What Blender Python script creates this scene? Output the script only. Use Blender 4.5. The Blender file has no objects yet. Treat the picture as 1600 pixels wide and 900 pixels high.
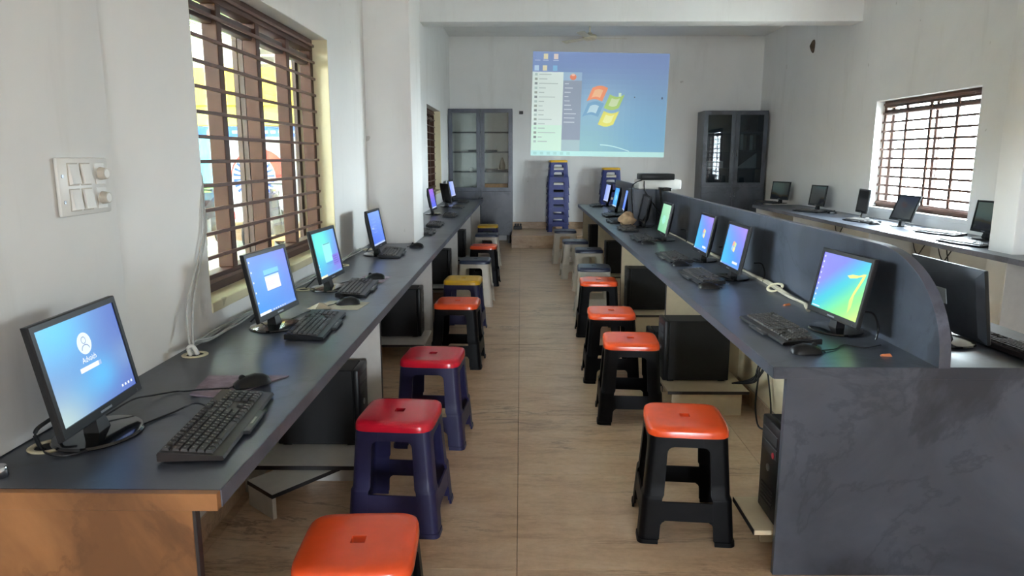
import bpy, bmesh, math, random
from mathutils import Vector, Matrix, Euler
random.seed(7)
SC = bpy.context.scene
COL = SC.collection
R = math.radians

# ------------------------------------------------------------------ camera
cd = bpy.data.cameras.new('camera'); cam = bpy.data.objects.new('camera', cd); COL.objects.link(cam)
cd.sensor_width = 36.0; cd.lens = 1112.0 / 1600.0 * 36.0; cd.clip_start = .05; cd.clip_end = 200
cam.location = (0, 0, 1.5); cam.rotation_euler = (math.pi / 2 - .1822, 0, .0125)
SC.camera = cam
SC.view_settings.view_transform = 'Standard'; SC.view_settings.look = 'None'
SC.view_settings.gamma = 1.0; SC.view_settings.use_curve_mapping = False
SC.view_settings.exposure = 1.6

# ------------------------------------------------------------------ world: bright hazy sky
SKY = 36.0
w = bpy.data.worlds.new('sky'); SC.world = w; w.use_nodes = True
nt = w.node_tree; nt.nodes.clear()
bg = nt.nodes.new('ShaderNodeBackground'); wo = nt.nodes.new('ShaderNodeOutputWorld')
bg.inputs['Color'].default_value = (.82, .91, 1.0, 1); bg.inputs['Strength'].default_value = SKY
nt.links.new(bg.outputs[0], wo.inputs[0])
SC.cycles.max_bounces = 12; SC.cycles.diffuse_bounces = 8; SC.cycles.glossy_bounces = 4
SC.cycles.transparent_max_bounces = 12; SC.cycles.sample_clamp_indirect = 6.0
SC.cycles.use_denoising = True

# ------------------------------------------------------------------ room constants
XL, XR, YB, YF, ZC = -1.262, 4.22, 12.96, -7.0, 3.56
TH = .23
ZD = .787
# openings: (axis position lo, hi, z lo, z hi)
LWIN = [(2.83, 4.82, .90, 2.25), (9.77, 11.4, .98, 2.2)]
RWIN = [(6.79, 8.76, .90, 2.15)]
FILL_DOOR = [(.65, 1.45, 0.0, 2.15)]          # unseen doorway added behind the camera for fill light

def portal(loc, rot, sx, sy):
    l = bpy.data.lights.new('window_daylight_portal', 'AREA'); l.shape = 'RECTANGLE'; l.size = sx; l.size_y = sy
    l.cycles.is_portal = True
    o = bpy.data.objects.new('window_daylight_portal', l); COL.objects.link(o); o.location = loc; o.rotation_euler = rot
for (a, b, z0, z1) in LWIN[:1]:
    portal((XL - TH - .02, (a + b) / 2, (z0 + z1) / 2), (0, R(-90), 0), z1 - z0, b - a)
for (a, b, z0, z1) in RWIN:
    portal((XR + TH + .02, (a + b) / 2, (z0 + z1) / 2), (0, R(90), 0), z1 - z0, b - a)
for (a, b, z0, z1) in FILL_DOOR:
    portal(((a + b) / 2, YF - TH - .02, (z0 + z1) / 2), (R(90), 0, 0), b - a, z1 - z0)  # portal of the added doorway

# ------------------------------------------------------------------ colour and materials
def lin(c):
    return tuple((x / 12.92 if x <= .04045 else ((x + .055) / 1.055) ** 2.4) for x in (v / 255.0 for v in c))
MATS = {}
def base_mat(name):
    m = bpy.data.materials.new(name); m.use_nodes = True
    n = m.node_tree; p = n.nodes.get('Principled BSDF')
    MATS[name] = m
    return m, n, p
def coords(n, world, scale=(1, 1, 1), rot=(0, 0, 0)):
    mp = n.nodes.new('ShaderNodeMapping'); mp.inputs['Scale'].default_value = scale; mp.inputs['Rotation'].default_value = rot
    if world:
        g = n.nodes.new('ShaderNodeNewGeometry'); n.links.new(g.outputs['Position'], mp.inputs[0])
    else:
        t = n.nodes.new('ShaderNodeTexCoord'); n.links.new(t.outputs['Object'], mp.inputs[0])
    return mp.outputs[0]
def noise(n, co, scale, detail=4, rough=.55, dist=0.0):
    t = n.nodes.new('ShaderNodeTexNoise'); t.inputs['Scale'].default_value = scale; t.inputs['Detail'].default_value = detail
    t.inputs['Roughness'].default_value = rough; t.inputs['Distortion'].default_value = dist
    n.links.new(co, t.inputs['Vector']); return t.outputs['Fac']
def ramp(n, fac, stops):
    r = n.nodes.new('ShaderNodeValToRGB'); e = r.color_ramp.elements
    while len(e) < len(stops): e.new(.5)
    for i, (p, c) in enumerate(stops):
        e[i].position = p; e[i].color = (*c, 1) if len(c) == 3 else c
    n.links.new(fac, r.inputs[0]); return r.outputs[0]
def mix(n, a, b, fac, mode='MIX'):
    x = n.nodes.new('ShaderNodeMix'); x.data_type = 'RGBA'; x.blend_type = mode
    for sock, val in ((x.inputs[6], a), (x.inputs[7], b), (x.inputs[0], fac)):
        if hasattr(val, 'is_linked') or hasattr(val, 'links'): n.links.new(val, sock)
        elif isinstance(val, (int, float)): sock.default_value = val
        else: sock.default_value = (*val, 1)
    return x.outputs[2]
def bump(n, p, h, strength=.2, dist=.01):
    b = n.nodes.new('ShaderNodeBump'); b.inputs['Strength'].default_value = strength; b.inputs['Distance'].default_value = dist
    n.links.new(h, b.inputs['Height']); n.links.new(b.outputs[0], p.inputs['Normal'])
def plain(name, rgb, rough=.5, metal=0.0, spec=.5, vary=.12, scale=20, coat=0.0):
    m, n, p = base_mat(name); c = lin(rgb)
    if vary:
        f = noise(n, coords(n, False), scale, 3)
        col = ramp(n, f, [(.3, tuple(x * (1 - vary) for x in c)), (.7, tuple(min(1, x * (1 + vary)) for x in c))])
        n.links.new(col, p.inputs['Base Color'])
    else: p.inputs['Base Color'].default_value = (*c, 1)
    p.inputs['Roughness'].default_value = rough; p.inputs['Metallic'].default_value = metal
    p.inputs['Specular IOR Level'].default_value = spec; p.inputs['Coat Weight'].default_value = coat
    return m
# painted plaster
def plaster(name, rgb, stain=.12):
    m, n, p = base_mat(name); c = lin(rgb); co = coords(n, True)
    a = noise(n, co, .8, 6, .6, .6); b = noise(n, coords(n, True, (3, 3, .5)), 1.4, 5, .65); d = noise(n, co, 60, 3)
    col = ramp(n, a, [(.3, tuple(x * (1 - stain) for x in c)), (.65, c)])
    col = mix(n, col, ramp(n, b, [(.25, (.84, .83, .81)), (.45, (1, 1, 1))]), .5, 'MULTIPLY')
    sp = ramp(n, noise(n, co, 7, 2, .5), [(.215, (.55, .53, .5)), (.235, (1, 1, 1))])
    col = mix(n, col, sp, .55, 'MULTIPLY')
    n.links.new(col, p.inputs['Base Color']); p.inputs['Roughness'].default_value = .75
    p.inputs['Specular IOR Level'].default_value = .25
    bump(n, p, d, .08, .004); return m
plaster('wall_paint', (242, 241, 238), .07); plaster('ceiling_paint', (236, 236, 234), .05)
plaster('cream_plaster', (226, 214, 178))
# dark slate-print laminate
def slate(name, dark, light, vein, rough=.31, sc=1.6):
    m, n, p = base_mat(name); co = coords(n, True)
    a = noise(n, co, sc, 8, .58, .9)
    col = ramp(n, a, [(.33, lin(dark)), (.62, lin(light))])
    b = noise(n, coords(n, True, (1, 1, .8), (.3, .7, .2)), sc * .9, 11, .64, .35)
    col = mix(n, col, lin(vein), ramp(n, b, [(.36, (.85, .85, .85)), (.41, (.5, .5, .5)), (.435, (0, 0, 0))]))
    c = noise(n, coords(n, True, (1, 1, 1), (1.1, .2, .6)), sc * .7, 8, .6, .5)
    col = mix(n, col, lin(vein), ramp(n, c, [(.478, (0, 0, 0)), (.493, (.45, .45, .45)), (.508, (0, 0, 0))]))
    n.links.new(col, p.inputs['Base Color']); p.inputs['Roughness'].default_value = rough
    p.inputs['Specular IOR Level'].default_value = .5
    bump(n, p, noise(n, co, 90, 4), .05, .002); return m
slate('slate_laminate', (54, 58, 67), (77, 82, 93), (42, 45, 53))
slate('slate_edge', (70, 72, 84), (100, 102, 116), (60, 62, 72), .45)
slate('brown_laminate', (112, 74, 42), (160, 110, 66), (96, 62, 34), .5, 2.2)
# marble floor: streaks run across the room
def marble(name, tone=1.0):
    m, n, p = base_mat(name)
    T = lambda q: tuple(x * tone for x in lin(q))
    a = noise(n, coords(n, True, (1.2, 4.2, 4.2), (0, 0, .14)), 1.7, 12, .72, .3)
    col = ramp(n, a, [(.28, T((164, 132, 104))), (.48, T((205, 174, 143))), (.72, T((220, 196, 168)))])
    d = noise(n, coords(n, True), 26, 6, .7); col = mix(n, col, ramp(n, d, [(.3, (.82, .80, .78)), (.6, (1, 1, 1))]), .7, 'MULTIPLY')
    for (sc, rz, st, off) in ((.55, .20, .7, (.8, 4.5, 4.5)), (.7, -.10, .5, (.9, 3.6, 3.6))):
        b = noise(n, coords(n, True, off, (0, 0, rz)), sc, 10, .66, .5)
        k = noise(n, coords(n, True, (1, 1.6, 1.6), (0, 0, rz)), .9, 3)
        v = ramp(n, b, [(.483, (0, 0, 0)), (.497, (1, 1, 1)), (.51, (0, 0, 0))]); g = ramp(n, k, [(.48, (0, 0, 0)), (.6, (st, st, st))])
        col = mix(n, col, T((104, 84, 68)), mix(n, v, g, 1.0, 'MULTIPLY'))
    c = noise(n, coords(n, True, (3, 12, 12), (0, 0, .15)), 2.0, 6, .7, .6)
    l = ramp(n, c, [(.66, (0, 0, 0)), (.74, (.6, .6, .6))]); col = mix(n, col, T((222, 208, 184)), l)
    n.links.new(col, p.inputs['Base Color']); p.inputs['Roughness'].default_value = .33; p.inputs['Specular IOR Level'].default_value = .45
    return m
marble('floor_marble'); marble('step_marble', .85)
plain('grout', (120, 104, 86), .9)
plain('bounce_tinted_laminate', (206, 190, 160), .45, vary=.04); plain('white_laminate', (206, 204, 198), .45, vary=.04)  # centre desk boards: warm floor bounce tinted into white laminate
plain('dark_edging', (42, 38, 38), .5)
plain('black_plastic', (17, 17, 19), .38, spec=.35); plain('black_gloss', (16, 16, 18), .12, spec=.6, coat=.5)
plain('black_matt', (20, 20, 22), .65); plain('charcoal_plastic', (44, 45, 48), .45)
plain('grey_shell', (66, 70, 78), .4); plain('key_plastic', (48, 44, 42), .4); plain('key_legend', (140, 134, 128), .5, vary=0)
plain('keyboard_case', (40, 32, 30), .45); plain('rubber', (18, 18, 18), .8)
plain('orange_plastic', (236, 84, 38), .2, spec=.5, vary=.04); plain('red_plastic', (206, 26, 50), .2, vary=.04)
plain('yellow_plastic', (226, 176, 40), .3, vary=.04); plain('navy_seat_plastic', (44, 52, 78), .3, vary=.06)
plain('navy_plastic', (40, 38, 76), .42, spec=.35, vary=.06); plain('black_stool_plastic', (11, 10, 12), .45, spec=.12)
plain('grey_plastic', (206, 200, 188), .42, vary=.04); plain('blue_plastic', (36, 48, 112), .38, vary=.06)
plain('brown_wood', (68, 41, 29), .5, spec=.25, vary=.15, scale=9); plain('dark_wood', (62, 40, 32), .45, vary=.15, scale=9)
plain('bar_paint', (92, 64, 54), .45, spec=.3)
plain('ivory_plastic', (214, 206, 176), .45, vary=.05); plain('white_plastic', (226, 224, 218), .4, vary=.03)
plain('knob_plastic', (190, 182, 168), .45); plain('grey_cable', (176, 176, 172), .5); plain('beige_cable', (168, 160, 142), .55)
plain('black_cable', (18, 18, 20), .45); plain('chrome', (215, 218, 224), .12, 1.0, vary=0)
plain('steel', (150, 152, 156), .3, .9); plain('mouse_pad', (134, 118, 130), .8, vary=.25, scale=30); plain('paper', (156, 145, 128), .8, vary=.2, scale=14)
plain('cloth', (196, 164, 130), .9, vary=.2, scale=16); plain('nest_mud', (96, 80, 66), .9, vary=.4, scale=25)
plain('red_glow', (190, 40, 60), .3); plain('fan_cream', (206, 196, 172), .4)
plain('yard_ground', (206, 206, 200), .8, vary=.1, scale=1.5); plain('yellow_paint', (240, 190, 60), .7, vary=.06, scale=2)
plain('lime_paint', (208, 206, 92), .7, vary=.06, scale=2); plain('green_sheet', (96, 128, 98), .5, vary=.1)
plain('bench_wood', (206, 150, 96), .6); plain('bike_body', (56, 60, 70), .35); plain('seat_vinyl', (24, 24, 26), .6)
plain('label_paper', (196, 204, 204), .6, vary=.03); plain('book_dark', (60, 58, 60), .7); plain('book_tan', (176, 130, 92), .8, vary=.15)
plain('orange_bit', (206, 120, 74), .6)
def glass(name, tint=(1, 1, 1), fac=.08, rough=.02):
    m, n, p = base_mat(name); n.nodes.remove(p)
    out = n.nodes.get('Material Output'); t = n.nodes.new('ShaderNodeBsdfTransparent'); g = n.nodes.new('ShaderNodeBsdfGlossy')
    t.inputs[0].default_value = (*tint, 1); g.inputs['Roughness'].default_value = rough
    fr = n.nodes.new('ShaderNodeFresnel'); ge = n.nodes.new('ShaderNodeNewGeometry')
    ma = n.nodes.new('ShaderNodeMath'); ma.operation = 'MULTIPLY_ADD'; ma.inputs[1].default_value = -(1.5 - 1 / 1.5); ma.inputs[2].default_value = 1.5
    n.links.new(ge.outputs['Backfacing'], ma.inputs[0]); n.links.new(ma.outputs[0], fr.inputs[0])
    mx = n.nodes.new('ShaderNodeMixShader'); n.links.new(fr.outputs[0], mx.inputs[0]); n.links.new(t.outputs[0], mx.inputs[1]); n.links.new(g.outputs[0], mx.inputs[2])
    n.links.new(mx.outputs[0], out.inputs[0]); return m
glass('clear_glass', (.94, .97, .96)); glass('smoked_glass', (.52, .58, .62))
def attr_mat(name, emit, diffuse):
    m, n, p = base_mat(name); a = n.nodes.new('ShaderNodeAttribute'); a.attribute_name = 'print'
    if diffuse: n.links.new(a.outputs['Color'], p.inputs['Base Color'])
    else: p.inputs['Base Color'].default_value = (.01, .01, .012, 1)
    if emit: n.links.new(a.outputs['Color'], p.inputs['Emission Color']); p.inputs['Emission Strength'].default_value = emit
    p.inputs['Roughness'].default_value = .8 if diffuse else .25
    return m
attr_mat('screen_light', .41, False); attr_mat('painted_projection', .19, True); attr_mat('painted_print', 0, True)  # the wall picture glows by itself in place of cast projector light

# ------------------------------------------------------------------ mesh builder
class MB:
    def __init__(s, M=None): s.v = []; s.f = []; s.m = []; s.c = []; s.M = M
    def add(s, vs, fs, mi=0, col=None):
        o = len(s.v)
        for p in vs:
            p = Vector(p); s.v.append(s.M @ p if s.M else p)
        for f in fs: s.f.append([i + o for i in f]); s.m.append(mi); s.c.append(col)
        return s
    def box(s, a, b, mi=0):
        x0, y0, z0 = a; x1, y1, z1 = b
        return s.add([(x0, y0, z0), (x1, y0, z0), (x1, y1, z0), (x0, y1, z0), (x0, y0, z1), (x1, y0, z1), (x1, y1, z1), (x0, y1, z1)],
              [(0, 3, 2, 1), (4, 5, 6, 7), (0, 1, 5, 4), (1, 2, 6, 5), (2, 3, 7, 6), (3, 0, 4, 7)], mi)
    def rbox(s, a, b, r=.004, seg=2, mi=0):
        bm = bmesh.new(); bmesh.ops.create_cube(bm, size=1)
        c = [(p + q) / 2 for p, q in zip(a, b)]; d = [abs(q - p) for p, q in zip(a, b)]
        for v in bm.verts: v.co = Vector((c[0] + v.co.x * d[0], c[1] + v.co.y * d[1], c[2] + v.co.z * d[2]))
        bmesh.ops.bevel(bm, geom=list(bm.edges), offset=min(r, min(d) * .45), segments=seg, affect='EDGES', profile=.5)
        bm.verts.index_update()
        s.add([v.co.copy() for v in bm.verts], [[v.index for v in f.verts] for f in bm.faces], mi); bm.free(); return s
    def cyl(s, p0, p1, r0, r1=None, n=14, mi=0):
        r1 = r0 if r1 is None else r1
        p0 = Vector(p0); p1 = Vector(p1); d = (p1 - p0).normalized(); q = d.to_track_quat('Z', 'Y')
        vs = []
        for p, r in ((p0, r0), (p1, r1)):
            for i in range(n):
                a = 2 * math.pi * i / n; vs.append(p + q @ Vector((math.cos(a) * r, math.sin(a) * r, 0)))
        fs = [(i, (i + 1) % n, n + (i + 1) % n, n + i) for i in range(n)] + [list(range(n))[::-1], list(range(n, 2 * n))]
        return s.add(vs, fs, mi)
    def tube(s, pts, r, n=6, mi=0):
        pts = [Vector(p) for p in pts]; rings = []; up = Vector((0, 0, 1))
        for i, p in enumerate(pts):
            d = (pts[min(i + 1, len(pts) - 1)] - pts[max(i - 1, 0)]).normalized()
            a = d.cross(up)
            if a.length < 1e-3: a = d.cross(Vector((1, 0, 0)))
            a.normalize(); b = a.cross(d).normalized()
            rings.append([p + a * (math.cos(t) * r) + b * (math.sin(t) * r) for t in (2 * math.pi * k / n for k in range(n))])
        return s.loft(rings, mi=mi)
    def loft(s, rings, close=True, cap=True, mi=0):
        n = len(rings[0]); vs = [p for r in rings for p in r]; fs = []
        for k in range(len(rings) - 1):
            for i in range(n if close else n - 1):
                j = (i + 1) % n; fs.append((k * n + i, k * n + j, (k + 1) * n + j, (k + 1) * n + i))
        if cap: fs += [list(range(n))[::-1], list(range((len(rings) - 1) * n, len(rings) * n))]
        return s.add(vs, fs, mi)
    def lathe(s, prof, n=20, mi=0, at=(0, 0, 0), sy=1.0):
        rings = [[(at[0] + r * math.cos(2 * math.pi * i / n), at[1] + sy * r * math.sin(2 * math.pi * i / n), at[2] + z) for i in range(n)] for r, z in prof]
        return s.loft(rings, mi=mi)
    def prism(s, poly, axis, a, b, mi=0):
        def P(p, h):
            return {'x': (h, p[0], p[1]), 'y': (p[0], h, p[1]), 'z': (p[0], p[1], h)}[axis]
        n = len(poly)
        return s.add([P(p, a) for p in poly] + [P(p, b) for p in poly],
                     [list(range(n))[::-1], list(range(n, 2 * n))] + [(i, (i + 1) % n, n + (i + 1) % n, n + i) for i in range(n)], mi)
    def build(s, name, mat, parent=None, loc=None, rot=None, smooth=35):
        me = bpy.data.meshes.new(name); me.from_pydata([tuple(v) for v in s.v], [], s.f)
        for m in (mat if isinstance(mat, (list, tuple)) else [mat]): me.materials.append(MATS[m])
        if any(s.m): me.polygons.foreach_set('material_index', s.m)
        if any(c is not None for c in s.c):
            at = me.color_attributes.new('print', 'FLOAT_COLOR', 'CORNER')
            for p in me.polygons:
                c = s.c[p.index] or (.5, .5, .5)
                for li in p.loop_indices: at.data[li].color = (*c, 1)
        else:
            bm = bmesh.new(); bm.from_mesh(me); bmesh.ops.recalc_face_normals(bm, faces=bm.faces); bm.to_mesh(me); bm.free()
        if smooth:
            for p in me.polygons: p.use_smooth = True
            me.set_sharp_from_angle(angle=R(smooth))
        return link(name, me, parent, loc, rot)
def link(name, me, parent=None, loc=None, rot=None):
    o = bpy.data.objects.new(name, me); COL.objects.link(o)
    if parent: o.parent = parent
    if loc: o.location = loc
    if rot: o.rotation_euler = rot
    return o
def tag(o, label=None, cat=None, group=None, kind=None):
    for k, v in (('label', label), ('category', cat), ('group', group), ('kind', kind)):
        if v: o[k] = v
    return o
def thing(name, label, cat, loc=(0, 0, 0), rz=0.0, group=None):
    return tag(link(name, None, None, loc, (0, 0, rz)), label, cat, group)
def struct(name, loc=None): return tag(link(name, None, None, loc), kind='structure')
def dup(root, loc, rz=0.0, label=None, group=None):
    def cp(o, par):
        c = o.copy(); COL.objects.link(c); c.parent = par
        for ch in KIDS.get(o.name, None) or [x for x in o.children]: cp(ch, c)
        return c
    r = cp(root, None); r.location = loc; r.rotation_euler = (0, 0, rz)
    if label: r['label'] = label
    if group: r['group'] = group
    return r
KIDS = {}
def smooth_path(pts, k=6):
    P = [Vector(p) for p in pts]; out = []
    for i in range(len(P) - 1):
        a = P[max(i - 1, 0)]; b = P[i]; c = P[i + 1]; d = P[min(i + 2, len(P) - 1)]
        for j in range(k):
            t = j / k
            out.append(.5 * ((2 * b) + (c - a) * t + (2 * a - 5 * b + 4 * c - d) * t * t + (3 * b - a - 3 * c + d) * t ** 3))
    return out + [P[-1]]
def cable(name, pts, r, mat, label, group=None, k=6):
    m = MB(); m.tube(smooth_path(pts, k), r, 6)
    return tag(m.build(name, mat, smooth=60), label, 'cable', group)
def text_faces(txt, size):
    cu = bpy.data.curves.new('lettering', 'FONT'); cu.body = txt; cu.size = size; cu.align_x = 'CENTER'; cu.align_y = 'CENTER'; cu.resolution_u = 3
    o = bpy.data.objects.new('lettering', cu); COL.objects.link(o)
    dg = bpy.context.evaluated_depsgraph_get(); me = o.evaluated_get(dg).to_mesh()
    vs = [v.co.copy() for v in me.vertices]; fs = [list(p.vertices) for p in me.polygons]
    bpy.data.objects.remove(o); bpy.data.curves.remove(cu)
    return vs, fs

# ------------------------------------------------------------------ shell of the room
def wall_with_holes(name, axis, pos, thick, lo, hi, z0, z1, holes, mat='wall_paint'):
    m = MB()
    def b(a0, a1, za, zb):
        if a1 - a0 < 1e-4 or zb - za < 1e-4: return
        p0, p1 = sorted((pos, pos + thick))
        if axis == 'x': m.box((p0, a0, za), (p1, a1, zb))
        else: m.box((a0, p0, za), (a1, p1, zb))
    cur = lo
    for (a, c, ha, hb) in sorted(holes):
        b(cur, a, z0, z1); b(a, c, z0, ha); b(a, c, hb, z1); cur = c
    b(cur, hi, z0, z1)
    return tag(m.build(name, mat, smooth=0), kind='structure')
wl = wall_with_holes('wall_left', 'x', XL, -TH, YF - TH, YB + TH, -.1, ZC + .1, LWIN)
wr = wall_with_holes('wall_right', 'x', XR, TH, YF - TH, YB + TH, -.1, ZC + .1, RWIN)
wall_with_holes('wall_back', 'y', YB, TH, XL, XR, -.1, ZC + .1, [])
wall_with_holes('wall_front', 'y', YF, -TH, XL, XR, -.1, ZC + .1, FILL_DOOR)
m = MB(); m.box((XL - TH, YF - TH, ZC), (XR + TH, YB + TH, ZC + .15)); tag(m.build('ceiling', 'ceiling_paint', smooth=0), kind='structure')
m = MB(); m.rbox((XL - .01, 9.3, 3.15), (XR + .01, 9.62, ZC + .01), .012); tag(m.build('trim_1', 'wall_paint'), kind='structure')       # ceiling beam
m = MB(); m.rbox((XL - .02, 5.93, -.02), (-.89, 6.5, ZC + .01), .012); tag(m.build('trim_2', 'wall_paint'), kind='structure')          # left pillar
m = MB(); m.rbox((3.64, 5.28, -.02), (XR + .02, 5.56, ZC + .01), .012); tag(m.build('trim_3', 'wall_paint'), kind='structure')         # right pillar
m = MB(); m.rbox((XL - .02, 1.0, ZD + .001), (XL + .012, 2.2, ZC + .01), .008); tag(m.build('trim_4', 'wall_paint'), kind='structure') # shallow pilaster by the switches
# floor: bed plus separate marble slabs
m = MB(); m.box((XL - TH, YF - TH, -.12), (XR + TH, YB + TH, -.012)); floor = tag(m.build('floor', 'grout', smooth=0), kind='structure')
TW, TL, GAP = 1.2, .8, .0009
tile_me = None
xs = [-.012 + TW * k for k in range(-2, 4)]
for ix, x0 in enumerate(xs):
    a = max(x0, XL); b = min(x0 + TW, XR)
    me = None
    y = -2.4 - .8 * 5
    while y < 11.79:
        e = min(y + TL, 11.8)
        if me is None or e - y < TL - .01:
            m = MB(); m.rbox((a + GAP, GAP, -.014), (b - GAP, e - y - GAP, 0), .0012, 1)
            o = m.build('tile', 'floor_marble', floor, (0, y, 0), smooth=0)
            if e - y >= TL - .01: me = o.data
        else: o = link('tile', me, floor, (0, y, 0))
        y = e
# raised platform at the far end
pl = struct('floor_platform')
m = MB(); m.box((-.14, 11.83, -.012), (XR, YB, .19)); m.build('core', 'grout', pl, smooth=0)
for k in range(4):
    a = -.158 + k * 1.1; b = min(a + 1.1, XR)
    m = MB(); m.rbox((a + .002, 11.80, 0), (b - .002, 11.83, .19), .002, 1); m.build('riser_slab', 'step_marble', pl)
    m = MB(); m.rbox((a + .002, 11.785, .19), (b - .002, YB, .214), .003, 1); m.build('tread_slab', 'floor_marble', pl)
m = MB(); m.box((XL, 11.8, -.013), (-.158, YB, 0)); m.build('floor_strip', 'floor_marble', pl, smooth=0)
# skirtings
m = MB(); m.rbox((-.158, YB - .014, .214), (XR, YB, .337), .003, 1); tag(m.build('baseboard_back', 'step_marble'), kind='structure')
m = MB(); m.rbox((XL, YF, 0), (XL + .013, 5.93, .1), .003, 1); m.rbox((XL, 6.5, 0), (XL + .013, 12.4, .1), .003, 1); tag(m.build('baseboard_left', 'step_marble'), kind='structure')
m = MB(); m.rbox((XR - .013, YF, 0), (XR, 5.28, .1), .003, 1); m.rbox((XR - .013, 5.56, 0), (XR, 11.8, .1), .003, 1); tag(m.build('baseboard_right', 'step_marble'), kind='structure')

# ------------------------------------------------------------------ windows
def barred_window(name, side, y0, y1, z0, z1, nbay, bars, shut=False, sash=True, sill='cream_plaster', pd=.07, pw=.028, bh=.008):
    wroot = struct(name); s = -1 if side == 'L' else 1
    face = XL if side == 'L' else XR
    xi = face + s * .098; xo = xi + s * .07           # frame timbers
    X = lambda a, b: (min(a, b), max(a, b))
    def bx(nm, mat, xa, xb, ya, yb, za, zb, par=wroot, r=.003):
        a, b = X(xa, xb); q = MB(); q.rbox((a, ya, za), (b, yb, zb), r, 1); return q.build(nm, mat, par)
    # plastered reveals lining the opening
    e = .004
    bx('sill', sill, face - s * .004, face + s * TH, y0, y1, z0 - .03, z0 + .012)
    bx('reveal', sill, face, face + s * TH, y1 - e, y1 + .002, z0 + .012, z1)
    bx('reveal', sill, face, face + s * TH, y0 - .002, y0 + e, z0 + .012, z1)
    bx('lintel_face', 'wall_paint', face, face + s * TH, y0, y1, z1 - e, z1 + .002)
    zb, zt = z0 + .012, z1 - e
    ya, yb = y0 + e, y1 - e
    bx('head_rail', 'brown_wood', xi, xo, ya, yb, zt - .075, zt); bx('sill_rail', 'brown_wood', xi, xo, ya, yb, zb, zb + .075)
    bx('transom_rail', 'dark_wood', xi + s * .02, xo, ya, yb, zt - .16, zt - .10)  # dark wooden rail below the window head
    pitch = (yb - ya) / nbay
    for k in range(nbay + 1):
        c = ya + .03 + (yb - ya - .06) * k / nbay
        bx('post', 'brown_wood', xi, xi + s * pd, c - pw, c + pw, zb + .075, zt - .075)
    n = bars
    for k in range(n):
        z = zb + .05 + (zt - zb - .09) * k / (n - 1)
        q = MB(); q.rbox((min(xi - s * .001, xi - s * .013), ya, z - bh), (max(xi - s * .001, xi - s * .013), yb, z + bh), .002, 1); q.build('grille_bar', 'bar_paint', wroot)
    xs_ = xo + s * .004
    if shut:
        for k in range(nbay):
            a = ya + (yb - ya) * k / nbay
            bx('shutter', 'brown_wood', xs_, xs_ + s * .03, a + .004, a + pitch - .004, zb, zt)
            bx('shutter_panel', 'dark_wood', xs_ - s * .006, xs_, a + .09, a + pitch - .09, zb + .12, zt - .12)
    elif sash:
        for k in range(2):
            a, b = (ya, (ya + yb) / 2 + .03) if k == 0 else ((ya + yb) / 2 - .03, yb)
            xo_ = xs_ + s * .028 * k
            f = MB(); pa, pb = X(xo_, xo_ + s * .024)
            for (q0, q1, r0, r1) in ((a, a + .055, zb, zt), (b - .055, b, zb, zt), (a + .055, b - .055, zb, zb + .055), (a + .055, b - .055, zt - .055, zt)):
                f.box((pa, q0, r0), (pb, q1, r1))
            fo = f.build('sash_frame', 'dark_wood', wroot, smooth=0)
            g = MB(); g.box(((pa + pb) / 2 - .002, a + .055, zb + .055), ((pa + pb) / 2 + .002, b - .055, zt - .055)); g.build('pane', 'clear_glass', fo, smooth=0)
    return wroot
barred_window('window_1', 'L', *LWIN[0], 4, 13)
barred_window('window_2', 'L', *LWIN[1], 3, 12, shut=True)
barred_window('window_3', 'R', *RWIN[0], 4, 12, sill='wall_paint', pd=.018, pw=.022, bh=.0125)
droot = struct('fill_door_1'); (a, b, z0, z1) = FILL_DOOR[0]  # frame around the doorway added for fill
for (x0, x1, za, zb) in ((a, a + .08, 0, z1), (b - .08, b, 0, z1), (a + .08, b - .08, z1 - .08, z1)):
    m = MB(); m.rbox((x0, YF - .2, za), (x1, YF - .05, zb), .004, 1); m.build('fill_door_frame', 'brown_wood', droot)
# ------------------------------------------------------------------ outside: ground and courtyard
m = MB(); m.box((-14, -12, -.6), (-1.5, 20, -.02)); tag(m.build('floor_courtyard', 'yard_ground', smooth=0), kind='structure')
m = MB(); m.box((4.46, -16, -.8), (40, 34, -.45)); m.box((-1.49, -16, -.8), (4.46, -7.24, -.14)); tag(m.build('floor_outside', 'yard_ground', smooth=0), kind='structure')

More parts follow.
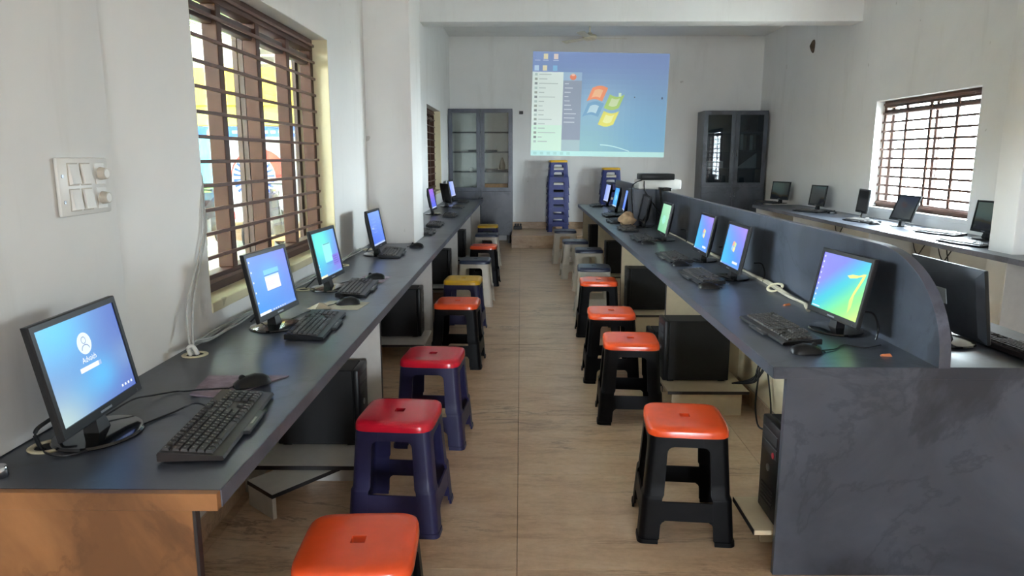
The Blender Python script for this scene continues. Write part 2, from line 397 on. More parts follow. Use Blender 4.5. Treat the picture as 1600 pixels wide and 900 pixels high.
# ------------------------------------------------------------------ desks
def lerp(a, b, t): return a + (b - a) * t
def long_desk_left():
    t = thing('long_desk', 'long slate-topped computer desk along the left wall under the big window', 'desk', (0, 0, 0))
    y0, y1, xf, xb = 1.418, 12.3, -.654, XL
    for (a, b, xb_) in ((y0 + .02, 5.93, XL), (5.93, 6.5, -.89), (6.5, y1, XL)):
        pass
    m = MB()
    poly = [(xf, y0 + .02), (xf, y1), (xb, y1), (xb, 6.5), (-.889, 6.5), (-.889, 5.93), (xb, 5.93), (xb, y0 + .02)]
    m.prism(poly, 'z', ZD - .04, ZD); m.build('tabletop', 'slate_laminate', t, smooth=0)
    m = MB(); m.rbox((xf - .001, y0 + .02, ZD - .041), (xf + .002, y1, ZD - .001), .0008, 1); m.build('front_edge', 'slate_edge', t)
    m = MB(); m.rbox((xb, y0, ZD - .041), (xf, y0 + .02, ZD - .001), .001, 1); m.build('end_fascia', 'brown_laminate', t)
    m = MB(); m.rbox((xb, y0 + .004, 0), (-.712, y0 + .022, ZD - .041), .001, 1); m.build('end_panel', 'brown_laminate', t)
    m = MB(); m.rbox((-.712, y0 + .003, 0), (-.704, y0 + .023, ZD - .041), .001, 1); m.build('panel_edge', 'dark_edging', t)
    for i, Y in enumerate((3.44, 5.54, 7.84, 9.97, 12.26)):
        xw = XL + .014
        m = MB(); m.rbox((xw, Y, 0), (-.702, Y + .018, ZD - .041), .001, 1); d = m.build('divider_panel', 'white_laminate', t)
        m = MB(); m.rbox((-.702, Y - .001, 0), (-.699, Y + .019, ZD - .041), .0008, 1); m.build('edge_band', 'dark_edging', d)
        if i < 4:
            m = MB(); m.rbox((xw, Y - .45, .115), (-.715, Y, .133), .001, 1); s = m.build('tower_shelf', 'white_laminate', t)
            m = MB(); m.rbox((xw, Y - .453, .1145), (-.715, Y - .45, .1335), .0008, 1); m.build('edge_band', 'dark_edging', s)
            m = MB(); m.rbox((xw, Y - .44, 0), (xw + .018, Y, .115), .001, 1); m.build('shelf_support', 'white_laminate', t)
    return t
long_desk_left()
def centre_desk():
    t = thing('partition_desk', 'double-sided slate desk with a curved central screen on the right of the aisle', 'desk')
    y0, y1 = 2.375, 10.95; xa, xp0, xp1, xb = .875, 1.437, 1.474, 2.06
    m = MB(); m.box((xa, y0 + .002, ZD - .04), (xp0, y1, ZD)); m.build('tabletop', 'slate_laminate', t, smooth=0)
    m = MB(); m.box((xp1, y0 + .002, ZD - .04), (xb, y1, ZD)); m.build('tabletop', 'slate_laminate', t, smooth=0)
    m = MB(); m.rbox((xa - .003, y0, ZD - .041), (xa, y1, ZD - .001), .0008, 1); m.build('front_edge', 'slate_laminate', t)
    m = MB(); m.rbox((xb, y0, ZD - .041), (xb + .003, y1, ZD - .001), .0008, 1); m.build('front_edge', 'slate_laminate', t)
    m = MB(); m.rbox((.92, y0, 0), (2.02, y0 + .022, ZD - .041), .001, 1); m.rbox((xa, y0 - .001, ZD - .042), (xb, y0 + .002, ZD - .0015), .0008, 1); m.build('end_panel', 'slate_laminate', t)
    # central screen with a rounded near corner
    prof = [(y0 + .03, 0), (y0 + .03, ZD - .001), (y0 - .001, ZD - .001)]
    for k in range(1, 15):
        a = math.pi / 2 * k / 14
        prof.append((2.86 - .485 * math.cos(a), ZD + .368 * math.sin(a) ** .92))
    prof += [(y1, 1.155), (y1, 0)]
    m = MB(); m.prism(prof, 'x', xp0, xp1); m.build('screen_panel', 'slate_laminate', t, smooth=25)
    tr = MB(); P = [(y, z) for (y, z) in prof[2:-1]]
    P2 = P + [(y, z + .0025) for (y, z) in reversed(P)]
    rings = []
    for (y, z) in P: rings.append([(xp0 - .0012, y - .002 if z < 1.1 else y, z - .001), (xp1 + .0012, y - .002 if z < 1.1 else y, z - .001), (xp1 + .0012, y - .002 if z < 1.1 else y, z + .002), (xp0 - .0012, y - .002 if z < 1.1 else y, z + .002)])
    tr.loft(rings); tr.build('screen_cap', 'slate_edge', t)
    m = MB(); m.rbox((1.41, y0 + .03, .1), (1.428, y1 - .02, ZD - .041), .001, 1); m.build('modesty_panel', 'bounce_tinted_laminate', t)
    m = MB(); m.rbox((1.402, y0 + .03, 0), (1.41, y1 - .02, .1), .001, 1); m.build('plinth', 'step_marble', t)
    m = MB(); m.rbox((1.48, y0 + .03, 0), (1.498, y1 - .02, ZD - .041), .001, 1); m.build('modesty_panel', 'bounce_tinted_laminate', t)
    for i, Y in enumerate((4.43, 6.47, 8.48, 10.55)):
        m = MB(); m.rbox((.922, Y, 0), (1.4, Y + .018, ZD - .041), .001, 1); d = m.build('divider_panel', 'bounce_tinted_laminate', t)
        m = MB(); m.rbox((.919, Y - .001, 0), (.922, Y + .019, ZD - .041), .0008, 1); m.build('edge_band', 'dark_edging', d)
        m = MB(); xs0 = (.86, .94, .985, .985)[i]; m.rbox((xs0, Y - .44, .135), (1.335, Y, .153), .001, 1); s = m.build('tower_shelf', 'bounce_tinted_laminate', t)
        m = MB(); m.rbox((xs0, Y - .443, .1345), (1.335, Y - .44, .1535), .0008, 1); m.build('edge_band', 'dark_edging', s)
        m = MB(); m.rbox((xs0 + .03, Y - .42, 0), (1.30, Y - .402, .135), .001, 1); m.build('shelf_support', 'bounce_tinted_laminate', t)
        m = MB(); m.rbox((1.5, Y, 0), (2.01, Y + .018, ZD - .041), .001, 1); m.build('divider_panel', 'bounce_tinted_laminate', t)
    m = MB(); m.rbox((.859, y0 + .04, .135), (1.335, 2.68, .153), .001, 1); s = m.build('tower_shelf', 'bounce_tinted_laminate', t)
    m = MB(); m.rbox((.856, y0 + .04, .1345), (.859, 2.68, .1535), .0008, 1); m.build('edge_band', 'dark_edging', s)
    m = MB(); m.rbox((.95, 2.6, 0), (1.3, 2.618, .135), .001, 1); m.build('shelf_support', 'bounce_tinted_laminate', t)
centre_desk()
def wall_desk():
    t = thing('wall_desk', 'slate-topped desk running along the right wall below the bright window', 'desk')
    y0, y1, xf = 3.2, 10.87, 3.505
    m = MB(); m.prism([(xf, y0), (XR, y0), (XR, 5.279), (3.639, 5.279), (3.639, 5.561), (XR, 5.561), (XR, y1), (xf, y1)], 'z', ZD - .04, ZD); m.build('tabletop', 'slate_laminate', t, smooth=0)
    m = MB(); m.rbox((xf - .003, y0, ZD - .041), (xf, y1, ZD - .001), .0008, 1); m.build('front_edge', 'slate_edge', t)
    for Y in (3.22, 5.2, 7.3, 9.35, 10.84):
        m = MB(); m.rbox((3.56, Y, 0), (4.2, Y + .018, ZD - .041), .001, 1); m.build('divider_panel', 'white_laminate', t)
    for Y in (5.75,):
        m = MB(); m.rbox((3.56, Y, .115), (4.18, Y + .45, .133), .001, 1); m.build('tower_shelf', 'white_laminate', t)
        m = MB(); m.rbox((3.6, Y + .2, 0), (4.15, Y + .218, .115), .001, 1); m.build('shelf_support', 'white_laminate', t)
wall_desk()

# ------------------------------------------------------------------ stools
SH = .47
def sq(hw, z, n=40, e=5.0, sx=1.0, sy=1.0):
    out = []
    for i in range(n):
        a = 2 * math.pi * (i + .5) / n; c, s_ = math.cos(a), math.sin(a)
        out.append((sx * hw * math.copysign(abs(c) ** (2 / e), c), sy * hw * math.copysign(abs(s_) ** (2 / e), s_), z))
    return out
def seat_mesh():
    m = MB(); n = 40
    hole = lambda z, g=1.0: sq(.02 * g, z, n, 14, 1.0, .95)
    rings = [hole(.440), hole(.4688), sq(.026, .4691, n, 12, 1.0, .95), sq(.08, .4696, n, 6), sq(.125, .4698, n, 6), sq(.147, .4675, n, 6.2), sq(.155, .4615, n, 6.2), sq(.158, .452, n, 6.2), sq(.159, .432, n, 6.2), sq(.153, .431, n, 6.2), sq(.151, .447, n, 6.2)]
    m.loft(rings, cap=False); m.loft([rings[-1], rings[0]], cap=False)
    return m
def shw(z): return (.150 + .030 * (1 - z / .435)) + (.006 if z < .185 else .006 * max(0, 1 - (z - .185) / .012))
def leg_mesh():
    def arm(z):
        a0 = .072 + .008 * (1 - z / .435); r = .024
        def fil(d): return r - math.sqrt(max(0, r * r - (r - d) ** 2)) if d < r else 0
        a = a0
        if z > .19: a += max(fil(max(0, .392 - z)), fil(max(0, z - .172)) if z >= .172 else 0)
        elif z < .095: a = a0 + fil(max(0, .095 - z)) * .9
        return min(a, shw(z) - .002)
    m = MB(); rings = []; th = .009
    zs = [0, .018, .019, .06, .078, .088, .094, .0955, .17, .1725, .176, .183, .186, .197, .25, .32, .366, .376, .384, .389, .392, .433]
    for z in zs:
        h = shw(z) + (.004 if z <= .018 else 0); a = arm(z); rc = .026
        out = [(h - a, h)]
        for k in range(6):
            t = math.pi / 2 * (1 - k / 5); out.append((h - rc + rc * math.cos(t), h - rc + rc * math.sin(t)))
        out.append((h, h - a)); hi = h - th; rci = rc - th
        inn = [(hi, h - a)]
        for k in range(6):
            t = math.pi / 2 * k / 5; inn.append((hi - rci + rci * math.cos(t), hi - rci + rci * math.sin(t)))
        inn.append((h - a, hi))
        rings.append([(x, y, z) for x, y in out + inn])
    m.loft(rings); return m
SEAT_ME = {}; BODY_ME = {}
def stool(x, y, rz, seat, body, label, group, z=0.0):
    t = thing('plastic_stool', label, 'stool', (x, y, z), rz, group)
    if seat not in SEAT_ME:
        SEAT_ME[seat] = seat_mesh().build('seat', seat, t, smooth=38).data
    else: link('seat', SEAT_ME[seat], t)
    if body not in BODY_ME:
        l = leg_mesh().build('leg', body, t, smooth=40).data
        h0, h1 = shw(.392) - .0008, shw(.433) - .0008; w = .082
        ap = MB(); ap.add([(-w, h0 - .007, .392), (w, h0 - .007, .392), (w, h0, .392), (-w, h0, .392), (-w, h1 - .007, .433), (w, h1 - .007, .433), (w, h1, .433), (-w, h1, .433)],
                  [(0, 3, 2, 1), (4, 5, 6, 7), (0, 1, 5, 4), (1, 2, 6, 5), (2, 3, 7, 6), (3, 0, 4, 7)])
        apm = ap.build('apron_rail', body, t, smooth=0).data
        st = MB(); w0, w1 = shw(.096) - .075, shw(.171) - .07; h0, h1 = shw(.096) - .0008, shw(.171) - .0008
        w0 = min(w0, .13); w1 = min(w1, .13)
        st.add([(-w0, h0 - .007, .0955), (w0, h0 - .007, .0955), (w0, h0, .0955), (-w0, h0, .0955), (-w1, h1 - .007, .1715), (w1, h1 - .007, .1715), (w1, h1, .1715), (-w1, h1, .1715)],
               [(0, 3, 2, 1), (4, 5, 6, 7), (0, 1, 5, 4), (1, 2, 6, 5), (2, 3, 7, 6), (3, 0, 4, 7)])
        sm = st.build('stretcher', body, t, smooth=0).data
        BODY_ME[body] = (l, apm, sm); first = True
    else: first = False
    l, apm, sm = BODY_ME[body]
    for k in range(4):
        if k or not first:
            link('leg', l, t, None, (0, 0, k * math.pi / 2)); link('apron_rail', apm, t, None, (0, 0, k * math.pi / 2)); link('stretcher', sm, t, None, (0, 0, k * math.pi / 2))
    return t
OR, RD, YE, NS = 'orange_plastic', 'red_plastic', 'yellow_plastic', 'navy_seat_plastic'
NB, BB, GB = 'navy_plastic', 'black_stool_plastic', 'grey_plastic'
SGL, SGR = 'stools along the left desk', 'stools along the right desk'
for (x, y, rz, s_, b_, lab) in [
    (-.452, 1.824, 3, OR, BB, 'orange-topped stool nearest the camera, cut by the bottom of the picture'),
    (-.509, 2.858, -4, RD, NB, 'larger nearer of the two red-topped navy stools at the left desk'),
    (-.476, 3.748, -4, RD, NB, 'farther of the two red-topped navy stools at the left desk'),
    (-.470, 5.193, -3, OR, BB, 'orange-topped black stool just beyond the red stools at the left desk'),
    (-.507, 6.192, -3, YE, NB, 'yellow-topped navy stool in the middle of the left row'),
    (-.476, 7.400, -2, NS, GB, 'navy-topped grey stool behind the yellow one in the left row'),
    (-.449, 8.589, -2, OR, BB, 'far small orange-topped black stool in the left row'),
    (-.473, 9.914, -2, NS, GB, 'far navy-topped grey stool between the orange and the last yellow, left row'),
    (-.518, 11.20, 0, YE, NB, 'last yellow-topped stool of the left row in front of the cabinet')]:
    stool(x * .981, y * .981, R(rz), s_, b_, lab, SGL)
for (x, y, rz, s_, b_, lab) in [
    (.680, 2.812, -5, OR, BB, 'orange-topped black stool nearest the camera at the right desk'),
    (.650, 4.098, -4, OR, BB, 'second orange-topped black stool from the front at the right desk'),
    (.632, 4.869, -2, OR, BB, 'third orange-topped black stool from the front at the right desk'),
    (.678, 6.140, -2, OR, BB, 'fourth and farthest orange-topped black stool at the right desk'),
    (.718, 6.923, -3, NS, GB, 'navy-topped grey stool right behind the last orange one, right row'),
    (.793, 8.266, -2, NS, GB, 'second navy-topped grey stool of the right row counted from the front'),
    (.700, 9.111, 2, NS, GB, 'third navy-topped grey stool of the right row counted from the front'),
    (.648, 10.417, 0, NS, GB, 'farthest navy-topped grey stool of the right row')]:
    stool(x * .981, y * .981, R(rz), s_, b_, lab, SGR)
def stack(x, y, n, zb, mats, what, rz):
    for k in range(n):
        seat, body = mats[k % len(mats)]
        pos = 'topmost' if k == n - 1 else 'lowest' if k == 0 else '%s from the bottom' % ['', 'second', 'third', 'fourth', 'fifth', 'sixth', 'seventh', 'eighth'][k]
        stool(x, y, rz, seat, body, '%s stool in the %s' % (pos, what), 'nested stools stacked on the platform', zb + k * .127)
stack(.642, 12.55, 7, .214, [('navy_seat_plastic', 'blue_plastic'), ('grey_plastic', 'blue_plastic'), ('black_stool_plastic', 'blue_plastic'), ('grey_plastic', 'blue_plastic'), ('navy_seat_plastic', 'blue_plastic'), ('grey_plastic', 'blue_plastic'), (YE, 'blue_plastic')], 'tall blue stack on the platform', R(2))
stack(1.56, 12.55, 6, .214, [('navy_seat_plastic', 'blue_plastic'), ('grey_plastic', 'blue_plastic'), ('black_stool_plastic', 'blue_plastic'), ('navy_seat_plastic', 'blue_plastic'), ('grey_plastic', 'blue_plastic'), (YE, 'blue_plastic')], 'shorter stack behind the far right monitors', R(-3))

# ------------------------------------------------------------------ monitors
def blend(a, b, t): t = max(0, min(1, t)); return tuple(x + (y - x) * t for x, y in zip(a, b))
def blob(u, v, cu, cv, r): return math.exp(-(((u - cu) ** 2 + (v - cv) ** 2) / (r * r)))
def rect(a, b, c, d): return [(a, b), (c, b), (c, d), (a, d)]
def disc(cu, cv, ru, rv, n=24): return [(cu + ru * math.cos(2 * math.pi * i / n), cv + rv * math.sin(2 * math.pi * i / n)) for i in range(n)]
def bgf(kind):
    if kind == 'login':
        def f(u, v):
            c = blend((116, 138, 192), (88, 110, 184), u)
            c = blend(c, (96, 190, 238), blob(u, v, .2, .95, .45)); c = blend(c, (88, 176, 232), .9 * blob(u, v, .62, .32, .22) + .5 * blob(u, v, .3, .22, .25))
            c = blend(c, (176, 200, 200), blob(u, v, .0, .0, .34)); c = blend(c, (140, 170, 196), .5 * blob(u, v, 1.0, .4, .2)); return c
    elif kind == 'dialog':
        def f(u, v):
            c = blend((64, 146, 226), (122, 130, 216), .5 * u + .5 * v); return blend(c, (96, 190, 240), .6 * blob(u, v, .5, .62, .25))
    elif kind == 'teal':
        def f(u, v):
            c = blend((80, 176, 226), (128, 128, 222), max(0, u * 1.2 - v * .6)); return blend(c, (110, 238, 214), blob(u, v, .3, .75, .45))
    elif kind == 'blue': f = lambda u, v: blend((70, 108, 220), (130, 170, 240), v * .6 + u * .2)
    elif kind == 'sky': f = lambda u, v: blend((38, 120, 232), (90, 190, 248), .3 + .7 * blob(u, v, .5, .5, .4))
    elif kind == 'lavender': f = lambda u, v: blend((128, 150, 232), (178, 190, 240), u)
    elif kind == 'purple': f = lambda u, v: blend((70, 100, 228), (158, 96, 208), v)
    elif kind == 'flag': f = lambda u, v: blend(blend((66, 196, 246), (78, 128, 232), .4 + u * .8 - .3 * (1 - v)), (160, 132, 220), max(0, (u * .6 + v) - .55))
    elif kind == 'green': f = lambda u, v: blend((110, 190, 140), (176, 220, 190), u * .5 + v * .5)
    elif kind == 'seven':
        def f(u, v):
            c = blend((132, 130, 236), (110, 130, 240), u); d = u * .95 + (1 - v) * .95
            c = blend(c, (64, 196, 214), (d - .55) / .4); c = blend(c, (140, 240, 140), (d - 1.0) / .45); return blend(c, (210, 250, 130), (d - 1.5) / .35)
    else: f = lambda u, v: (10, 11, 14)
    return f
def icons(n, v0, v1, u=.03, c=(225, 232, 240)): return [(rect(u, lerp(v0, v1, k / max(1, n - 1)) - .012, u + .028, lerp(v0, v1, k / max(1, n - 1)) + .018), c) for k in range(n)]
def flag(cu, cv, s, pale=.4):
    out = []
    for (i, j, c) in ((0, 1, (240, 110, 60)), (1, 1, (150, 200, 70)), (0, 0, (90, 160, 225)), (1, 0, (250, 210, 70))):
        p = []
        for (a, b) in ((0, 0), (.5, .03), (1, 0), (1, 1), (.5, 1.03), (0, 1)):
            uu = (i + a * .92 - 1) * s; vv = (j + b * .92 - 1) * s * 1.25 + .18 * s * math.sin((i + a) * 2.6)
            p.append((cu + uu + vv * .18, cv + vv))
        out.append((p, blend(c, (255, 255, 255), pale)))
    return out
def overlay(kind):
    o = []
    if kind == 'login':
        o += [(disc(.5, .70, .088, .118), (216, 232, 246))]
        o += [(disc(.5, .735, .030, .040, 16), (120, 140, 176)), (disc(.5, .735, .023, .031, 16), (216, 232, 246))]
        arc = [(.5 + .052 * math.cos(math.pi * k / 10), .635 + .055 * math.sin(math.pi * k / 10)) for k in range(11)] + [(.5 + .043 * math.cos(math.pi * k / 10), .635 + .045 * math.sin(math.pi * k / 10)) for k in range(10, -1, -1)]
        o += [(arc, (120, 140, 176)), (rect(.36, .415, .60, .465), (236, 240, 246)), (rect(.60, .415, .635, .465), (150, 180, 220))]
        o += [(rect(.80 + .045 * k, .055, .822 + .045 * k, .082), (225, 232, 244)) for k in range(4)]
    elif kind == 'dialog':
        o += [(rect(.33, .62, .72, .72), (120, 196, 236)), (rect(.33, .62, .72, .635), (70, 120, 190)), (rect(.33, .36, .70, .61), (238, 226, 238)), (rect(.33, .575, .70, .61), (206, 228, 246)), (rect(.33, .345, .72, .36), (70, 130, 206))]
        o += [(rect(.36, .50 - .03 * k, .56, .507 - .03 * k), (214, 196, 210)) for k in range(3)]
        o += [(rect(0, 0, 1, .045), (108, 150, 226)), (rect(.0, 0, .3, .045), (232, 240, 250))] + [(rect(.36 + .06 * k, .012, .385 + .06 * k, .032), (230, 236, 246)) for k in range(6)] + icons(5, .92, .22)
    elif kind == 'teal':
        o += [(rect(.35, .30, .70, .72), (150, 232, 232)), (rect(.40, .70, .68, .715), (60, 120, 140)), (rect(.68, .17, .97, .42), (128, 118, 214)), (rect(0, 0, .3, .045), (240, 238, 200)), (rect(.3, 0, 1, .045), (120, 170, 226))]
        o += [(rect(.71, .37 - .05 * k, .92, .378 - .05 * k), (70, 60, 150)) for k in range(4)] + [(rect(.38, .27 - .03 * k, .66, .278 - .03 * k), (90, 110, 190)) for k in range(2)] + icons(3, .3, .15)
    elif kind == 'blue':
        o += [(rect(.12, .5, .3, .54), (180, 200, 240)), (rect(0, 0, 1, .05), (180, 196, 236))] + [(rect(.18, .78 - .1 * k, .5, .79 - .1 * k), (170, 190, 240)) for k in range(5)]
    elif kind == 'flag': o += flag(.5, .50, .095) + [(rect(.60, .09, .86, .15), (226, 232, 246)), (rect(0, 0, 1, .035), (110, 150, 226)), (rect(0, .0, .05, .04), (210, 230, 250))]
    elif kind == 'sky': o += [(disc(.55, .5, .08, .16, 14), (200, 236, 252)), (rect(0, 0, 1, .06), (190, 210, 240))]
    elif kind == 'seven':
        o += [([(.60, .70), (.70, .74), (.93, .76), (.95, .80), (.90, .79), (.80, .70), (.66, .665)], (246, 240, 130)), ([(.90, .76), (.955, .80), (.93, .70), (.83, .42), (.76, .30), (.80, .46), (.87, .66)], (240, 244, 120)), ([(.76, .30), (.83, .42), (.83, .2), (.78, .08)], (206, 248, 130))]
        o += icons(9, .93, .12, .025) + [(rect(.02, .02, .2, .04), (220, 230, 245))]
    elif kind == 'green': o += [(disc(.45, .45, .2, .16), (150, 220, 200))]
    elif kind in ('lavender', 'purple'): o += [(rect(0, 0, 1, .05), (196, 206, 240))]
    return o
def screen_mesh(W, H, kind, M, name='screen', parent=None):
    m = MB(M); f = bgf(kind); nx, ny = (56, 42) if kind in ('login', 'dialog', 'seven', 'teal') else (26, 20)
    if kind == 'off':
        m.box((-.001, -W / 2, -H / 2), (0, W / 2, H / 2)); return m.build(name, 'black_gloss', parent, smooth=0)
    for i in range(nx):
        for j in range(ny):
            u0, u1, v0, v1 = i / nx, (i + 1) / nx, j / ny, (j + 1) / ny
            m.add([(0, (u0 - .5) * W, (v0 - .5) * H), (0, (u1 - .5) * W, (v0 - .5) * H), (0, (u1 - .5) * W, (v1 - .5) * H), (0, (u0 - .5) * W, (v1 - .5) * H)], [(0, 1, 2, 3)], 0, lin(f((u0 + u1) / 2, (v0 + v1) / 2)))
    s = m.build(name, 'screen_light', parent, smooth=0)
    ov = overlay(kind)
    if ov:
        g = MB(M)
        for q, (poly, c) in enumerate(ov):
            d = .0003 + .00006 * q
            g.add([(d, (u - .5) * W, (v - .5) * H) for u, v in poly], [list(range(len(poly)))], 0, lin(c))
        if kind == 'login':
            vs, fs = text_faces('Advaith', .021)
            g.add([(.002, p.x + .0, p.y + .0075) for p in vs], fs, 0, lin((236, 240, 248)))
        g.build('screen_graphics', 'screen_light', s, smooth=0)
    return s
def monitor(x, y, rz, kind, label, group, tilt=11, W=.385, H=.28, sticker=False, z=ZD, lift=.058, frame='black_plastic'):
    t = thing('computer_monitor', label, 'monitor', (x, y, z), R(rz), group)
    m = MB(); m.lathe([(.0, .0), (.100, .0), (.104, .004), (.100, .010), (.06, .014), (.0, .016)], 28, sy=1.18); m.build('base', 'black_gloss', t)
    m = MB(); m.loft([[(-.022, -.03, .010), (.018, -.03, .010), (.018, .03, .010), (-.022, .03, .010)], [(-.026, -.022, .05), (.008, -.022, .05), (.008, .022, .05), (-.026, .022, .05)], [(-.040, -.024, .13), (-.018, -.024, .13), (-.018, .024, .13), (-.040, .024, .13)]]); m.build('neck', 'black_plastic', t)
    M_ = Matrix.Translation((.024, 0, lift)) @ Matrix.Rotation(R(-tilt), 4, 'Y') @ Matrix.Translation((0, 0, H / 2))
    b, bb = .017, .024; f = MB(M_)
    rings = []
    for (xx, g, iy, iz, ib) in ((-.012, .001, 0, 0, 0), (.000, 0, 0, 0, 0), (.004, -.003, 0, 0, 0)):
        rings.append([(xx, -W / 2 - g, -H / 2 - g), (xx, W / 2 + g, -H / 2 - g), (xx, W / 2 + g, H / 2 + g), (xx, -W / 2 - g, H / 2 + g)])
    rings.append([(.004, -W / 2 + b, -H / 2 + bb), (.004, W / 2 - b, -H / 2 + bb), (.004, W / 2 - b, H / 2 - b), (.004, -W / 2 + b, H / 2 - b)])
    rings.append([(-.001, -W / 2 + b, -H / 2 + bb), (-.001, W / 2 - b, -H / 2 + bb), (-.001, W / 2 - b, H / 2 - b), (-.001, -W / 2 + b, H / 2 - b)])
    f.loft(rings); f.build('bezel', frame, t, smooth=30)
    k = MB(M_); bd = .031 if sticker else .046
    k.loft([[(-.0122, -W / 2, -H / 2), (-.0122, W / 2, -H / 2), (-.0122, W / 2, H / 2), (-.0122, -W / 2, H / 2)],
            [(-.026, -W / 2 + .03, -H / 2 + .025), (-.026, W / 2 - .03, -H / 2 + .025), (-.026, W / 2 - .03, H / 2 - .03), (-.026, -W / 2 + .03, H / 2 - .03)],
            [(-bd, -W * .28, -H * .34), (-bd, W * .28, -H * .34), (-bd, W * .28, H * .2), (-bd, -W * .28, H * .2)]]); bs = k.build('back_shell', 'grey_shell' if sticker else 'black_matt', t, smooth=20)
    if sticker:
        q = MB(M_); q.rbox((-.0325, -.03, -.02), (-.0305, .052, .04), .0006, 1); q.build('sticker', 'label_paper', bs)
    Ms = M_ @ Matrix.Translation((0, 0, (bb - b) / 2))
    screen_mesh(W - 2 * b - .001, H - b - bb - .001, kind, Ms, 'screen', t)
    q = MB(M_); q.box((.0041, -.027, -H / 2 + .0085), (.0047, .027, -H / 2 + .0145)); q.build('maker_mark', 'steel', t, smooth=0)
    q = MB(M_); q.cyl((.003, W / 2 - .03, -H / 2 + .01), (.0055, W / 2 - .03, -H / 2 + .01), .004, n=10); q.build('power_button', 'charcoal_plastic', t)
    return t
GL, GRr, GW = 'monitors on the left desk', 'monitors on the right desk', 'monitors on the desk at the right wall'
for (x, y, rz, k, lab) in [
    (-1.10, 1.745, 3, 'login', 'black monitor nearest the camera showing a blue login page with round portrait icon'),
    (-1.045, 2.945, -6, 'dialog', 'second black monitor on the left desk with a white dialog box on blue'),
    (-1.05, 3.83, -4, 'teal', 'third black monitor on the left desk with a teal and violet screen'),
    (-1.06, 5.22, -2, 'blue', 'black monitor with a blue screen in front of the left pillar'),
    (-1.11, 9.0, -2, 'purple', 'black monitor with a violet screen just past the left pillar'),
    (-1.08, 10.4, 24, 'off', 'dark switched-off monitor seen edge-on under the small left window'),
    (-1.13, 11.8, -6, 'lavender', 'farthest monitor on the left desk with a pale blue screen by the cabinet')]:
    monitor(x, y, rz, k, lab, GL)
for (x, y, rz, k, lab) in [
    (1.315, 2.91, 186, 'seven', 'nearest right-desk monitor with a rainbow screen and a bright yellow numeral streak'),
    (1.26, 4.21, 181, 'flag', 'nearer of two right-desk monitors with a blue screen and white flag logo'),
    (1.27, 4.95, 180, 'flag', 'farther of two right-desk monitors with a blue screen and white flag logo'),
    (1.24, 6.18, 180, 'green', 'right-desk monitor glowing pale green in the middle of the row'),
    (1.27, 7.4, 180, 'off', 'dark monitor beside the projector stand on the right desk'),
    (1.27, 8.75, 176, 'blue', 'nearer of the three small blue monitors at the far end of the right desk'),
    (1.25, 9.45, 181, 'sky', 'bright sky-blue monitor, middle of three at the far end of the right desk'),
    (1.27, 10.6, 184, 'lavender', 'lavender monitor at the very end of the right desk')]:
    monitor(x, y, rz, k, lab, GRr, lift=.05)
monitor(1.665, 2.735, 1, 'off', 'large grey-backed monitor with a white sticker behind the curved desk screen', None, tilt=9, W=.46, H=.275, sticker=True, lift=.045)
for (x, y, rz, tl, lab) in [
    (4.05, 11.25, 203, 8, 'black monitor on the wall desk farthest away beside the dark cabinet'),
    (4.04, 9.8, 188, 8, 'black monitor on the wall desk second from the far end'),
    (4.07, 8.55, 172, 6, 'narrow edge-on monitor on the wall desk at the left side of the bright window'),
    (3.98, 7.5, 183, 20, 'tilted-back monitor standing against the light of the right window'),
    (4.09, 6.3, 178, 8, 'dark monitor half hidden by the right pillar')]:
    monitor(x, y, rz, 'off', lab, GW, tilt=tl)

# ------------------------------------------------------------------ keyboards and mice
KEY_ME = {}
def key_layout():
    u = .0192; keys = []
    x0 = -.062
    rows = [([1, -.6, 1, 1, 1, 1, -.3, 1, 1, 1, 1, -.3, 1, 1, 1, 1], 0), ([1] * 13 + [2], 1.25), ([1.5] + [1] * 12 + [1.5], 2.25), ([1.75] + [1] * 11 + [2.25], 3.25), ([2.25] + [1] * 10 + [2.75], 4.25), ([1.25, 1.25, 1.25, 6.25, 1.25, 1.25, 1.25, 1.25], 5.25)]
    for ws, r in rows:
        y = -.222
        for w_ in ws:
            if w_ < 0: y += -w_ * u; continue
            keys.append((x0 + r * u, y + w_ * u / 2, w_)); y += w_ * u
    for r in (0, 1.25, 2.25):
        for c in range(3): keys.append((x0 + r * u, .079 + c * u, 1))
    keys += [(x0 + 4.25 * u, .079 + u, 1)] + [(x0 + 5.25 * u, .079 + c * u, 1) for c in range(3)]
    for r in (1.25, 2.25, 3.25, 4.25, 5.25):
        for c in range(4): keys.append((x0 + r * u, .146 + c * u, 1))
    return keys
def key_geo(m, w_, M=None, legend=True):
    u = .0192; a, b = u / 2 - .0006, w_ * u / 2 - .0006
    q = MB(M)
    q.loft([[(-a, -b, 0), (a, -b, 0), (a, b, 0), (-a, b, 0)], [(-a + .002, -b + .002, .008), (a - .003, -b + .002, .007), (a - .003, b - .002, .007), (-a + .002, b - .002, .008)]])
    if legend: q.add([(-.004, -.0026, .0083), (-.001, -.0026, .0081), (-.001, .0016, .0081), (-.004, .0016, .0083)], [(0, 1, 2, 3)], 1)
    m.add(q.v, q.f); m.m[-len(q.m):] = q.m
